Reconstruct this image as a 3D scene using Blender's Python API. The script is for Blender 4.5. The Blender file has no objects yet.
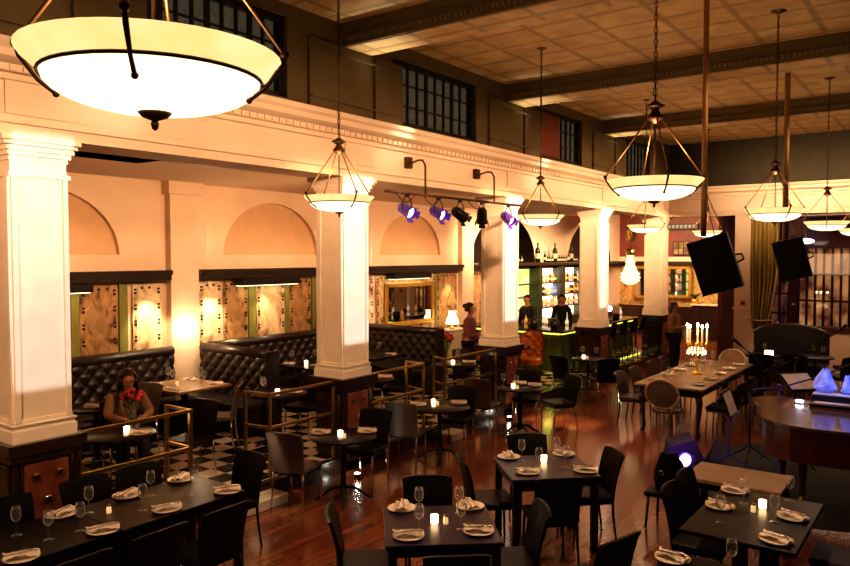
import bpy, math, random
from math import sin, cos, pi, radians, sqrt, atan2
from mathutils import Vector, Matrix
random.seed(7)
COL = bpy.context.scene.collection

# ------------------------------------------------------------------ mesh builder
class MB:
    def __init__(s): s.v=[]; s.f=[]; s.m=[]; s.sm=[]
    def face(s, idx, mi=0, smooth=False): s.f.append(idx); s.m.append(mi); s.sm.append(smooth)
    def quad(s, a,b,c,d, mi=0):
        n=len(s.v); s.v+= [a,b,c,d]; s.face((n,n+1,n+2,n+3),mi); return s
    def box(s, x0,x1,y0,y1,z0,z1, mi=0, rot=None, org=None):
        n=len(s.v)
        p=[(x0,y0,z0),(x1,y0,z0),(x1,y1,z0),(x0,y1,z0),(x0,y0,z1),(x1,y0,z1),(x1,y1,z1),(x0,y1,z1)]
        if rot is not None:
            o=Vector(org) if org else Vector((0,0,0)); p=[tuple(o+rot@(Vector(q)-o)) for q in p]
        s.v+=p
        for q in ((3,2,1,0),(4,5,6,7),(0,1,5,4),(1,2,6,5),(2,3,7,6),(3,0,4,7)): s.face(tuple(n+i for i in q),mi)
        return s
    def bbox(s, x0,x1,y0,y1,z0,z1, b=.01, mi=0):
        """box with chamfered edges"""
        n=len(s.v); vs={}
        for ix,(x,dx) in enumerate(((x0,1),(x1,-1))):
            for iy,(y,dy) in enumerate(((y0,1),(y1,-1))):
                for iz,(z,dz) in enumerate(((z0,1),(z1,-1))):
                    vs[ix,iy,iz]=len(s.v)
                    s.v+=[(x,y+dy*b,z+dz*b),(x+dx*b,y,z+dz*b),(x+dx*b,y+dy*b,z)]
        V=lambda a,k:vs[a]+k
        def fc(l): s.face(tuple(l),mi,False)
        for i in (0,1):
            l=[V((i,0,0),0),V((i,1,0),0),V((i,1,1),0),V((i,0,1),0)]; fc(l if i else l[::-1])
            l=[V((0,i,0),1),V((0,i,1),1),V((1,i,1),1),V((1,i,0),1)]; fc(l if i else l[::-1])
            l=[V((0,0,i),2),V((1,0,i),2),V((1,1,i),2),V((0,1,i),2)]; fc(l if i else l[::-1])
        for i in (0,1):
            for j in (0,1):
                fc([V((i,j,0),0),V((i,j,1),0),V((i,j,1),1),V((i,j,0),1)])
                fc([V((i,0,j),0),V((i,1,j),0),V((i,1,j),2),V((i,0,j),2)])
                fc([V((0,i,j),1),V((1,i,j),1),V((1,i,j),2),V((0,i,j),2)])
                for k in (0,1): fc([V((i,j,k),0),V((i,j,k),1),V((i,j,k),2)])
        return s
    def tube(s, pts, r, n=8, mi=0, caps=True, smooth=True):
        pts=[Vector(p) for p in pts]; k0=len(s.v); m=len(pts)
        rs=r if isinstance(r,(list,tuple)) else [r]*m
        up=None
        for i,p in enumerate(pts):
            d=(pts[min(i+1,m-1)]-pts[max(i-1,0)])
            if d.length<1e-9: d=Vector((0,0,1))
            d.normalize()
            if up is None:
                a=Vector((0,0,1)) if abs(d.z)<.9 else Vector((1,0,0))
                up=d.cross(a).normalized()
            else:
                up=(up-d*up.dot(d)); up=up.normalized() if up.length>1e-6 else d.orthogonal().normalized()
            w=d.cross(up)
            for j in range(n):
                t=2*pi*j/n; s.v.append(tuple(p+(up*cos(t)+w*sin(t))*rs[i]))
        for i in range(m-1):
            for j in range(n):
                a=k0+i*n+j; b=k0+i*n+(j+1)%n
                s.face((a,b,b+n,a+n),mi,smooth)
        if caps:
            s.face(tuple(k0+j for j in range(n))[::-1],mi); s.face(tuple(k0+(m-1)*n+j for j in range(n)),mi)
        return s
    def lathe(s, prof, n=24, c=(0,0,0), mi=0, smooth=True, a0=0, a1=2*pi, close=True):
        k0=len(s.v); m=len(prof)
        for (r,z) in prof:
            for j in range(n):
                t=a0+(a1-a0)*j/n; s.v.append((c[0]+r*cos(t),c[1]+r*sin(t),c[2]+z))
        for i in range(m-1):
            for j in range(n):
                a=k0+i*n+j; b=k0+i*n+(j+1)%n
                s.face((a,b,b+n,a+n),mi,smooth)
        if close:
            if prof[0][0]>1e-5: s.face(tuple(k0+j for j in range(n))[::-1],mi)
            if prof[-1][0]>1e-5: s.face(tuple(k0+(m-1)*n+j for j in range(n)),mi)
        return s
    def prism(s, poly, z0, z1, mi=0, mt=None):
        n=len(poly); k=len(s.v)
        s.v+=[(x,y,z0) for x,y in poly]+[(x,y,z1) for x,y in poly]
        s.face(tuple(range(k+n-1,k-1,-1)),mi); s.face(tuple(range(k+n,k+2*n)),mi if mt is None else mt)
        for i in range(n): j=(i+1)%n; s.face((k+i,k+j,k+n+j,k+n+i),mi)
        return s
    def grid(s, fn, nu, nv, mi=0, smooth=True):
        k=len(s.v)
        for i in range(nu+1):
            for j in range(nv+1): s.v.append(tuple(fn(i/nu,j/nv)))
        for i in range(nu):
            for j in range(nv):
                a=k+i*(nv+1)+j; s.face((a,a+nv+1,a+nv+2,a+1),mi,smooth)
        return s
    def ball(s, c, r, n=10, m=6, sc=(1,1,1), mi=0):
        k=len(s.v)
        for i in range(m+1):
            t=pi*i/m
            for j in range(n):
                u=2*pi*j/n; s.v.append((c[0]+r*sc[0]*sin(t)*cos(u),c[1]+r*sc[1]*sin(t)*sin(u),c[2]-r*sc[2]*cos(t)))
        for i in range(m):
            for j in range(n):
                a=k+i*n+j; b=k+i*n+(j+1)%n; s.face((a,b,b+n,a+n),mi,True)
        return s
    def xf(s, M, a=0):
        for i in range(a,len(s.v)): s.v[i]=tuple(M@Vector(s.v[i]))
        return s

def obj(name, mb, mats, parent=None, kind=None, label=None, cat=None, group=None):
    me=bpy.data.meshes.new(name); me.from_pydata(mb.v,[],mb.f)
    if not isinstance(mats,(list,tuple)): mats=[mats]
    for m in mats: me.materials.append(m)
    me.polygons.foreach_set('material_index',mb.m); me.polygons.foreach_set('use_smooth',mb.sm)
    me.validate(); me.update()
    o=bpy.data.objects.new(name,me); COL.objects.link(o)
    if parent: o.parent=parent
    tag(o,label,cat,group,kind); return o
def tag(o,label=None,cat=None,group=None,kind=None):
    if label: o['label']=label
    if cat: o['category']=cat
    if group: o['group']=group
    if kind: o['kind']=kind
def thing(name,label=None,cat=None,loc=(0,0,0),rz=0,group=None,kind=None):
    o=bpy.data.objects.new(name,None); COL.objects.link(o); o.empty_display_size=.1
    o.location=loc; o.rotation_euler=(0,0,rz); tag(o,label,cat,group,kind); return o
def dup(root):
    r=root.copy(); COL.objects.link(r)
    for ch in list(root.children):
        c=ch.copy(); COL.objects.link(c); c.parent=r
        for g in list(ch.children):
            d=g.copy(); COL.objects.link(d); d.parent=c
    return r
class Proto:
    """first use places the built thing itself; later uses copy it"""
    def __init__(s, build): s.build=build; s.root=None
    def put(s, loc, rz=0, label=None, group=None, cat=None, sc=None, rx=0, ry=0):
        if s.root is None: o=s.root=s.build()
        else: o=dup(s.root)
        o.location=loc; o.rotation_euler=(rx,ry,rz)
        if sc: o.scale=(sc,sc,sc) if not isinstance(sc,(tuple,list)) else sc
        if 'group' in o.keys() and not group: del o['group']
        tag(o,label,cat,group); return o

# ------------------------------------------------------------------ materials
def nt(name):
    m=bpy.data.materials.new(name); m.use_nodes=True; t=m.node_tree; t.nodes.clear()
    out=t.nodes.new('ShaderNodeOutputMaterial'); return m,t,out
def N(t,ty,**kw):
    n=t.nodes.new(ty)
    for k,v in kw.items():
        if k.startswith('i_'):
            key=k[2:].replace('_',' '); n.inputs[key].default_value=v
        else: setattr(n,k,v)
    return n
def rgba(c): return (c[0],c[1],c[2],1)
TAN_=0
def pbr(name,c,rough=.5,metal=0,spec=.5,c2=None,scale=6,bump=0,bscale=60,coat=0,detail=3,stretch=None,lo=.35,hi=.65,em=None,es=0,crough=.1):
    m,t,out=nt(name); b=N(t,'ShaderNodeBsdfPrincipled')
    b.inputs['Base Color'].default_value=rgba(c); b.inputs['Roughness'].default_value=rough; b.inputs['Metallic'].default_value=metal
    b.inputs['Specular IOR Level'].default_value=spec; b.inputs['Coat Weight'].default_value=coat; b.inputs['Coat Roughness'].default_value=crough
    if em: b.inputs['Emission Color'].default_value=rgba(em); b.inputs['Emission Strength'].default_value=es
    tc=N(t,'ShaderNodeTexCoord'); mp=N(t,'ShaderNodeMapping'); t.links.new(tc.outputs['Object'],mp.inputs[0])
    if stretch: mp.inputs['Scale'].default_value=stretch
    n=N(t,'ShaderNodeTexNoise'); n.inputs['Scale'].default_value=scale; n.inputs['Detail'].default_value=detail
    t.links.new(mp.outputs[0],n.inputs['Vector'])
    r=N(t,'ShaderNodeValToRGB'); r.color_ramp.elements[0].position=lo; r.color_ramp.elements[1].position=hi
    c2=c2 or tuple(x*.82 for x in c)
    r.color_ramp.elements[0].color=rgba(c); r.color_ramp.elements[1].color=rgba(c2)
    t.links.new(n.outputs['Fac'],r.inputs[0]); t.links.new(r.outputs[0],b.inputs['Base Color'])
    if bump:
        n2=N(t,'ShaderNodeTexNoise'); n2.inputs['Scale'].default_value=bscale; t.links.new(mp.outputs[0],n2.inputs['Vector'])
        bp=N(t,'ShaderNodeBump'); bp.inputs['Strength'].default_value=bump; bp.inputs['Distance'].default_value=.01
        t.links.new(n2.outputs['Fac'],bp.inputs['Height']); t.links.new(bp.outputs[0],b.inputs['Normal'])
    t.links.new(b.outputs[0],out.inputs[0]); return m
def emis(name,c,s,c2=None,scale=3):
    m,t,out=nt(name); e=N(t,'ShaderNodeEmission'); e.inputs[1].default_value=s; e.inputs[0].default_value=rgba(c)
    if c2:
        tc=N(t,'ShaderNodeTexCoord'); n=N(t,'ShaderNodeTexNoise'); n.inputs['Scale'].default_value=scale
        t.links.new(tc.outputs['Object'],n.inputs['Vector']); r=N(t,'ShaderNodeValToRGB')
        r.color_ramp.elements[0].position=.35; r.color_ramp.elements[1].position=.65
        r.color_ramp.elements[0].color=rgba(c); r.color_ramp.elements[1].color=rgba(c2)
        t.links.new(n.outputs['Fac'],r.inputs[0]); t.links.new(r.outputs[0],e.inputs[0])
    t.links.new(e.outputs[0],out.inputs[0]); return m
def glass(name,c=(1,1,1),refl=.05,rough=.1,haze=.55,gain=1.7):
    """thin clear glass: see-through face-on, whitened and reflective towards its edges"""
    m,t,out=nt(name); tr=N(t,'ShaderNodeBsdfTransparent'); tr.inputs[0].default_value=rgba(c)
    g=N(t,'ShaderNodeBsdfGlossy'); g.inputs['Roughness'].default_value=rough
    tl=N(t,'ShaderNodeBsdfTranslucent'); tl.inputs[0].default_value=(.95,.93,.9,1); df=N(t,'ShaderNodeBsdfDiffuse'); df.inputs[0].default_value=(.95,.93,.9,1)  # white scatter stands in for rim highlights at the edges
    md=N(t,'ShaderNodeMixShader'); md.inputs[0].default_value=.5; t.links.new(tl.outputs[0],md.inputs[1]); t.links.new(df.outputs[0],md.inputs[2])
    mg=N(t,'ShaderNodeMixShader'); mg.inputs[0].default_value=haze; t.links.new(g.outputs[0],mg.inputs[1]); t.links.new(md.outputs[0],mg.inputs[2])
    lw=N(t,'ShaderNodeLayerWeight'); lw.inputs[0].default_value=.5
    pw=N(t,'ShaderNodeMath',operation='POWER'); pw.inputs[1].default_value=3.2; t.links.new(lw.outputs['Facing'],pw.inputs[0])
    ml=N(t,'ShaderNodeMath',operation='MULTIPLY_ADD'); ml.inputs[1].default_value=gain; ml.inputs[2].default_value=refl
    t.links.new(pw.outputs[0],ml.inputs[0]); mx=N(t,'ShaderNodeMixShader')
    t.links.new(ml.outputs[0],mx.inputs[0]); t.links.new(tr.outputs[0],mx.inputs[1]); t.links.new(mg.outputs[0],mx.inputs[2])
    t.links.new(mx.outputs[0],out.inputs[0]); return m

M={}
M['cream']=pbr('cream_paint',(.82,.63,.47),.55,c2=(.78,.59,.43),scale=2,bump=.08,bscale=25)
M['column']=pbr('column_paint',(.86,.76,.62),.5,c2=(.8,.7,.57),scale=5,bump=.12,bscale=14)
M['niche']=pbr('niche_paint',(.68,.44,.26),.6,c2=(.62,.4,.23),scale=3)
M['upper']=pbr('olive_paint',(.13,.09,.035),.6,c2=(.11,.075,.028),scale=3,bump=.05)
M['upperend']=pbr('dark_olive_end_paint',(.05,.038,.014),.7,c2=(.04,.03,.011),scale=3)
M['dentil']=pbr('dentil_paint',(.24,.165,.08),.6)
M['black']=pbr('black_paint',(.012,.008,.006),.4)
M['shelfdark']=pbr('dark_cornice',(.03,.018,.01),.35)
M['leather_panel']=pbr('brown_leather',(.23,.07,.03),.35,c2=(.13,.035,.015),scale=5,bump=.2,bscale=40)
M['mahog']=pbr('dark_mahogany',(.035,.012,.007),.25,c2=(.02,.008,.005),stretch=(1,1,.15),scale=14,coat=.3)
M['stud']=pbr('brass_stud',(.75,.45,.3),.15,metal=1)
M['brass']=pbr('polished_brass',(.6,.45,.13),.28,metal=1,c2=(.5,.31,.07),scale=12)
M['bronze']=pbr('aged_bronze',(.13,.055,.025),.4,metal=.7,c2=(.08,.035,.02),scale=20)
M['copper_rod']=pbr('copper_rod',(.5,.24,.1),.35,metal=.8)
M['chrome']=pbr('chrome',(.75,.68,.6),.12,metal=1,c2=(.7,.62,.55))
M['blackleather']=pbr('black_leather',(.009,.005,.004),.42,c2=(.005,.003,.003),scale=8,bump=.12,bscale=120,spec=.15)
M['brownseat']=pbr('dark_brown_seat',(.06,.03,.018),.4,c2=(.045,.022,.013))
M['greyleather']=pbr('grey_leather',(.12,.08,.06),.35,c2=(.09,.06,.045),scale=5,bump=.1,bscale=90)
M['tuft']=pbr('tufted_black_leather',(.02,.01,.007),.33,c2=(.016,.009,.007),scale=5,spec=.7)
M['orange']=pbr('orange_leather',(.48,.14,.03),.3,c2=(.34,.09,.02),scale=6)
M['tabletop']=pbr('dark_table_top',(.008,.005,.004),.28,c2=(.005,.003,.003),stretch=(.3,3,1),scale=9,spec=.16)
M['tabletopviolet']=pbr('violet_sheen_table_top',(.024,.015,.03),.3,c2=(.017,.01,.022),stretch=(.3,3,1),scale=9,spec=.2)  # violet sheen of the two centre tables put into the base colour
M['tabletan']=pbr('honey_wood_top',(.3,.17,.08),.35,c2=(.24,.13,.06),stretch=(.5,4,1),scale=6)
M['longwood']=pbr('pale_table_wood',(.27,.17,.10),.3,c2=(.21,.13,.075),stretch=(3,.4,1),scale=5)
M['plate']=pbr('white_china',(.85,.72,.58),.2,c2=(.82,.69,.55))
M['napkin']=pbr('linen_napkin',(.88,.74,.62),.8,c2=(.8,.66,.54),scale=18,bump=.3,bscale=90)
M['steel']=pbr('steel_cutlery',(.7,.62,.55),.2,metal=1)
M['glass']=glass('clear_glass',refl=.06)
M['glassdark']=glass('window_glass',(.75,.7,.75),.10,.03,0,.3)
M['flame']=emis('candle_flame',(1,.72,.36),40)
M['votive']=emis('votive_glow',(1,.60,.26),9,(1,.72,.4))
M['wax']=pbr('cream_wax',(.85,.7,.5),.5,em=(1,.6,.25),es=.6)
M['bowl']=emis('alabaster_glow',(1,.76,.42),1.9,(1,.82,.5),2)
M['bowlrim']=emis('alabaster_rim_glow',(1,.64,.23),1.12,(1,.74,.36),5)
M['speaker']=pbr('speaker_grille',(.004,.003,.003),.75,c2=(.007,.005,.004),scale=80)
M['speakerside']=pbr('speaker_case',(.1,.085,.065),.5)
M['pole']=pbr('brass_painted_pole',(.55,.33,.12),.45)
M['blackmetal']=pbr('black_metal',(.015,.012,.012),.35,metal=.4)
M['purpleglow']=emis('violet_lens',(.38,.18,1),9,(.6,.45,1))
M['purplecan']=pbr('violet_lit_can',(.1,.03,.3),.3,em=(.25,.1,.9),es=.06)  # violet light on the can put into its colour and faint glow
M['violetdim']=pbr('violet_lit_metal',(.03,.012,.07),.3,em=(.25,.1,.9),es=.03)  # violet stage light put into the metal's colour and a faint glow
M['curtain']=pbr('olive_velvet',(.4,.29,.08),.7,c2=(.3,.21,.05),scale=9,stretch=(2,2,.2))
M['green']=pbr('green_panel',(.045,.05,.02),.35,c2=(.03,.035,.013))
M['limeglow']=emis('lime_strip_light',(.75,.8,.1),1.6)
M['limeback']=emis('lime_backlight',(.85,.85,.35),1.6,(.5,.6,.1),4)
M['barglow']=emis('bar_backlight',(1,.85,.6),5,(.75,.5,.3),5)
M['frost']=emis('frosted_lamp',(1,.74,.4),1.7)
M['frost2']=emis('bright_lens',(1,.85,.6),25)
M['shade']=emis('lamp_shade_glow',(1,.7,.36),3.2,(1,.8,.5),8)
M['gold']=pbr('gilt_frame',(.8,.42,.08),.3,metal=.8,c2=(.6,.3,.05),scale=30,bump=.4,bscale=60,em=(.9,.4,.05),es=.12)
M['mirror']=pbr('mirror_glass',(.75,.7,.62),.03,metal=1,c2=(.72,.68,.6))
M['skin']=pbr('warm_skin',(.55,.28,.16),.5,c2=(.5,.25,.14))
M['hair']=pbr('dark_brown_hair',(.05,.018,.009),.45,c2=(.025,.009,.005),stretch=(8,8,1),scale=10)
M['cloth_black']=pbr('black_cloth',(.015,.012,.012),.8)
M['cloth_mauve']=pbr('mauve_cloth',(.3,.1,.1),.75,c2=(.24,.09,.12))
M['cloth_tan']=pbr('tan_cloth',(.42,.24,.12),.75)
M['cloth_white']=pbr('white_cloth',(.75,.62,.5),.7)
M['piano']=pbr('polished_rosewood',(.1,.022,.012),.16,c2=(.06,.014,.009),stretch=(.6,3,1),scale=6,coat=.6)
M['pianotop']=pbr('piano_lid_lacquer',(.13,.05,.03),.22,c2=(.09,.035,.022),stretch=(2,.5,1),scale=7,coat=.7)
M['paper']=pbr('sheet_paper',(.62,.5,.42),.8,c2=(.55,.44,.38),scale=30)
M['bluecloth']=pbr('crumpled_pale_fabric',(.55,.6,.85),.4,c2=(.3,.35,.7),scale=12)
M['plant']=pbr('leaf_green',(.06,.1,.03),.5,c2=(.04,.07,.02))
M['rose']=pbr('red_petals',(.65,.05,.03),.5,c2=(.45,.02,.02),scale=30)
M['redpaint']=pbr('red_brown_wall',(.2,.045,.02),.5,c2=(.15,.03,.015),scale=2)
M['winecolor']=pbr('bottle_green_glass',(.02,.03,.012),.1,c2=(.015,.02,.01))
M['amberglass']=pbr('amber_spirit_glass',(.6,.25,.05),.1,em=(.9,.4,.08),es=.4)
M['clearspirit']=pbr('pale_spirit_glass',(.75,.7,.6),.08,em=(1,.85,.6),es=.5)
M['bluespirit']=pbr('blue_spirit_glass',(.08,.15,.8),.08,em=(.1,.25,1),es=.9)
M['label']=pbr('paper_label',(.8,.65,.4),.7)
M['floorlamp_glow']=emis('white_glow',(.7,.75,1),9)
M['doorwood']=pbr('dark_red_door_wood',(.08,.028,.02),.35)
M['warmpane']=emis('warm_lit_pane',(1,.5,.16),.85,(.16,.04,.02),2.2)
M['dimpane']=emis('dim_lit_pane',(.7,.25,.12),.4,(.12,.03,.03),3)
M['tilewhite']=pbr('marble_white',(.6,.5,.38),.2)
M['red']=pbr('red_switch',(.5,.04,.02),.5)

def wood_floor():
    m,t,out=nt('mahogany_floorboards'); b=N(t,'ShaderNodeBsdfPrincipled'); L=t.links.new
    tc=N(t,'ShaderNodeTexCoord'); mp=N(t,'ShaderNodeMapping'); L(tc.outputs['Object'],mp.inputs[0]); mp.inputs['Rotation'].default_value=(0,0,pi/2)
    br=N(t,'ShaderNodeTexBrick'); L(mp.outputs[0],br.inputs['Vector'])
    br.inputs['Color1'].default_value=(.25,.074,.027,1); br.inputs['Color2'].default_value=(.14,.033,.013,1); br.inputs['Mortar'].default_value=(.015,.004,.002,1)
    br.inputs['Scale'].default_value=1; br.inputs['Brick Width'].default_value=1.1; br.inputs['Row Height'].default_value=.09; br.inputs['Mortar Size'].default_value=.003
    br.inputs['Bias'].default_value=-.1; br.offset=.37
    n=N(t,'ShaderNodeTexNoise'); mp2=N(t,'ShaderNodeMapping'); L(tc.outputs['Object'],mp2.inputs[0]); mp2.inputs['Scale'].default_value=(22,1.4,1)
    L(mp2.outputs[0],n.inputs['Vector']); n.inputs['Scale'].default_value=1.6; n.inputs['Detail'].default_value=5
    mx=N(t,'ShaderNodeMix',data_type='RGBA',blend_type='MULTIPLY'); mx.inputs[0].default_value=.7
    r=N(t,'ShaderNodeValToRGB'); r.color_ramp.elements[0].color=(.45,.4,.38,1); r.color_ramp.elements[1].color=(1.25,1.15,1.05,1)
    L(n.outputs['Fac'],r.inputs[0]); L(br.outputs['Color'],mx.inputs[6]); L(r.outputs[0],mx.inputs[7]); L(mx.outputs[2],b.inputs['Base Color'])
    rr=N(t,'ShaderNodeMapRange'); L(n.outputs['Fac'],rr.inputs[0]); rr.inputs['To Min'].default_value=.14; rr.inputs['To Max'].default_value=.27; L(rr.outputs[0],b.inputs['Roughness'])
    n3=N(t,'ShaderNodeTexNoise'); n3.inputs['Scale'].default_value=9; L(tc.outputs['Object'],n3.inputs['Vector'])
    bp=N(t,'ShaderNodeBump'); bp.inputs['Strength'].default_value=.06; bp.inputs['Distance'].default_value=.02; L(n3.outputs['Fac'],bp.inputs['Height'])
    bp2=N(t,'ShaderNodeBump'); bp2.inputs['Strength'].default_value=.12; bp2.inputs['Distance'].default_value=.003; L(br.outputs['Color'],bp2.inputs['Height']); L(bp.outputs[0],bp2.inputs['Normal'])
    L(bp2.outputs[0],b.inputs['Normal']); b.inputs['Coat Weight'].default_value=.35; b.inputs['Coat Roughness'].default_value=.12
    L(b.outputs[0],out.inputs[0]); return m
M['floor']=wood_floor()
def checker():
    m,t,out=nt('checkered_tiles'); b=N(t,'ShaderNodeBsdfPrincipled'); L=t.links.new
    tc=N(t,'ShaderNodeTexCoord'); c=N(t,'ShaderNodeTexChecker'); L(tc.outputs['Object'],c.inputs[0]); c.inputs['Scale'].default_value=1/.29
    c.inputs[1].default_value=(.62,.5,.37,1); c.inputs[2].default_value=(.012,.009,.008,1)
    L(c.outputs[0],b.inputs['Base Color']); b.inputs['Roughness'].default_value=.22; L(b.outputs[0],out.inputs[0]); return m
M['checker']=checker()
def tin():
    """pressed ceiling tiles: small blotches inside a grid of darker bands"""
    m,t,out=nt('pressed_ceiling'); b=N(t,'ShaderNodeBsdfPrincipled'); L=t.links.new
    tc=N(t,'ShaderNodeTexCoord')
    br=N(t,'ShaderNodeTexBrick'); L(tc.outputs['Object'],br.inputs['Vector']); br.offset=0
    br.inputs['Scale'].default_value=1; br.inputs['Brick Width'].default_value=.78; br.inputs['Row Height'].default_value=.62; br.inputs['Mortar Size'].default_value=.045; br.inputs['Mortar Smooth'].default_value=.3
    br.inputs['Color1'].default_value=(.60,.38,.17,1); br.inputs['Color2'].default_value=(.54,.34,.15,1); br.inputs['Mortar'].default_value=(.36,.22,.09,1)
    n=N(t,'ShaderNodeTexNoise'); n.inputs['Scale'].default_value=3.5; n.inputs['Detail'].default_value=5; L(tc.outputs['Object'],n.inputs['Vector'])
    mx=N(t,'ShaderNodeMix',data_type='RGBA',blend_type='MULTIPLY'); mx.inputs[0].default_value=.6
    r=N(t,'ShaderNodeValToRGB'); r.color_ramp.elements[0].position=.35; r.color_ramp.elements[1].position=.65; r.color_ramp.elements[0].color=(.6,.55,.5,1); r.color_ramp.elements[1].color=(1,1,1,1)
    L(n.outputs['Fac'],r.inputs[0]); L(br.outputs['Color'],mx.inputs[6]); L(r.outputs[0],mx.inputs[7]); L(mx.outputs[2],b.inputs['Base Color'])
    b.inputs['Roughness'].default_value=.6
    v=N(t,'ShaderNodeTexVoronoi'); v.inputs['Scale'].default_value=22; L(tc.outputs['Object'],v.inputs['Vector'])
    bp=N(t,'ShaderNodeBump'); bp.inputs['Strength'].default_value=.4; bp.inputs['Distance'].default_value=.02; L(v.outputs['Distance'],bp.inputs['Height']); L(bp.outputs[0],b.inputs['Normal'])
    L(b.outputs[0],out.inputs[0]); return m
M['ceiling']=tin()
def marble(name,a,bc,cc,scale,es=0):
    m,t,out=nt(name); b=N(t,'ShaderNodeBsdfPrincipled'); L=t.links.new; tc=N(t,'ShaderNodeTexCoord')
    n=N(t,'ShaderNodeTexNoise'); n.inputs['Scale'].default_value=scale; n.inputs['Detail'].default_value=6; n.inputs['Distortion'].default_value=1.6
    mp=N(t,'ShaderNodeMapping'); mp.inputs['Scale'].default_value=(1,1.6,.8); mp.inputs['Rotation'].default_value=(.5,0,0)
    L(tc.outputs['Object'],mp.inputs[0]); L(mp.outputs[0],n.inputs['Vector'])
    r=N(t,'ShaderNodeValToRGB'); e=r.color_ramp.elements; e[0].position=.34; e[0].color=rgba(a); e[1].position=.62; e[1].color=rgba(cc)
    k=e.new(.47); k.color=rgba(bc); L(n.outputs['Fac'],r.inputs[0]); L(r.outputs[0],b.inputs['Base Color']); b.inputs['Roughness'].default_value=.45
    L(b.outputs[0],out.inputs[0]); return m
M['marble']=marble('veined_panel',(.16,.07,.03),(.66,.46,.26),(.85,.68,.44),2.4)
M['marbledark']=marble('brown_veined_panel',(.08,.035,.015),(.42,.24,.1),(.6,.38,.18),3.2)
M['greenstrip']=pbr('olive_strip',(.3,.3,.08),.4,c2=(.24,.24,.06))
M['wallpaper']=marble('ochre_wallpaper',(.2,.1,.03),(.5,.3,.1),(.62,.42,.17),7)
M['winglass']=pbr('leaded_glass',(.09,.085,.055),.35,c2=(.03,.03,.018),scale=14,bump=.5,bscale=22,detail=5,em=(.5,.45,.3),es=.07)

def S(name,mb,mats,label,cat,parent=None): return obj(name,mb,mats,parent,'structure',label,cat)
# ================================================================== SETTING
PZ=.2            # raised dining platform behind the columns
WX=-10.15        # arcade wall plane
ZC=5.8           # hall ceiling
AZ=4.0           # aisle ceiling
S('floor',MB().box(-6.56,4.5,-3,26,-.1,0),M['floor'],'glossy red-brown floorboards of the main hall','floor')
pf=S('floor_platform',MB().box(WX-.2,-6.56,-3,20.6,-.1,PZ-.02),M['checker'],'raised black and cream checkered floor behind the columns','floor')
S('nosing',MB().box(-6.58,-6.50,-3,20.6,0,PZ-.02).box(-6.6,-6.5,-3,20.6,PZ-.03,PZ),M['mahog'],None,None,pf)
S('floor_far_room',MB().box(WX-.2,-6.56,20.6,26,-.1,0),M['floor'],'floorboards of the room beyond the hall','floor')
# steps in the two gaps of the railing
for y0,y1,t in ((4.98,5.86,'near'),(9.2,9.62,'far')):
    s=S('step',MB().bbox(-6.5,-6.22,y0,y1,0,.12,.01),M['tilewhite'],'pale step up to the checkered platform in the %ser railing gap'%t if t=='near' else 'pale step up to the platform in the railing gap beyond the second column','step')
    s['kind']='structure'
S('ceiling',MB().box(-6.7,4.5,-3,20.2,ZC,ZC+.1),M['ceiling'],'pressed tile ceiling of the hall with brown bands','ceiling')
# beams
def beam(y0,y1,lab):
    b=MB().box(-6.5,4.5,y0,y1,5.52,ZC)
    b.box(-6.5,4.5,y0-.035,y0,5.70,ZC-.002).box(-6.5,4.5,y1,y1+.035,5.70,ZC-.002)
    o=S('beam',b,M['upper'],lab,'ceiling beam')
    d=MB(); x=-6.45
    while x<4.4: d.box(x,x+.035,y0-.03,y0,5.575,5.61); x+=.07
    d.box(-6.5,4.5,y0-.014,y0,5.615,5.63); S('dentil_strip',d,M['dentil'],None,None,o)
    S('soffit',MB().box(-6.48,4.5,y0+.03,y1-.03,5.508,5.52),M['ceiling'],None,None,o)
for y0,y1,l in ((2.95,3.5,'first dark ceiling beam above the camera end'),(7.12,7.68,'dark ceiling beam above the second column'),(11.3,11.95,'dark ceiling beam above the third column'),(15.6,16.2,'dark ceiling beam above the fourth column')):
    beam(y0,y1,l)
# clerestory wall with windows
wins=[(.1,1.95,4.78,5.62),(4.3,6.15,4.70,5.66),(8.15,10.32,4.70,5.62),(12.4,14.45,4.70,5.64),(16.45,18.6,4.70,5.62)]
w=MB(); y=-3
for (a,b_,z0,z1) in wins:
    w.box(-6.75,-6.5,y,a,4.55,ZC); w.box(-6.75,-6.5,a,b_,4.55,z0); w.box(-6.75,-6.5,a,b_,z1,ZC); y=b_
w.box(-6.75,-6.5,y,20.2,4.55,ZC)
wl=S('wall_left',w,M['upper'],'dark olive upper wall above the cream cornice','wall')
p=MB()
for yc in (3.22,7.4,11.6,15.9):
    for s in (-1,1):
        p.box(-6.5,-6.46,yc+s*.62-.3,yc+s*.62+.3,4.66,5.5)
    for z in (5.38,4.78): p.box(-6.46,-6.44,yc-.9,yc+.9,z,z+.025)
S('wall_pilasters',p,M['upper'],None,None,wl)
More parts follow.
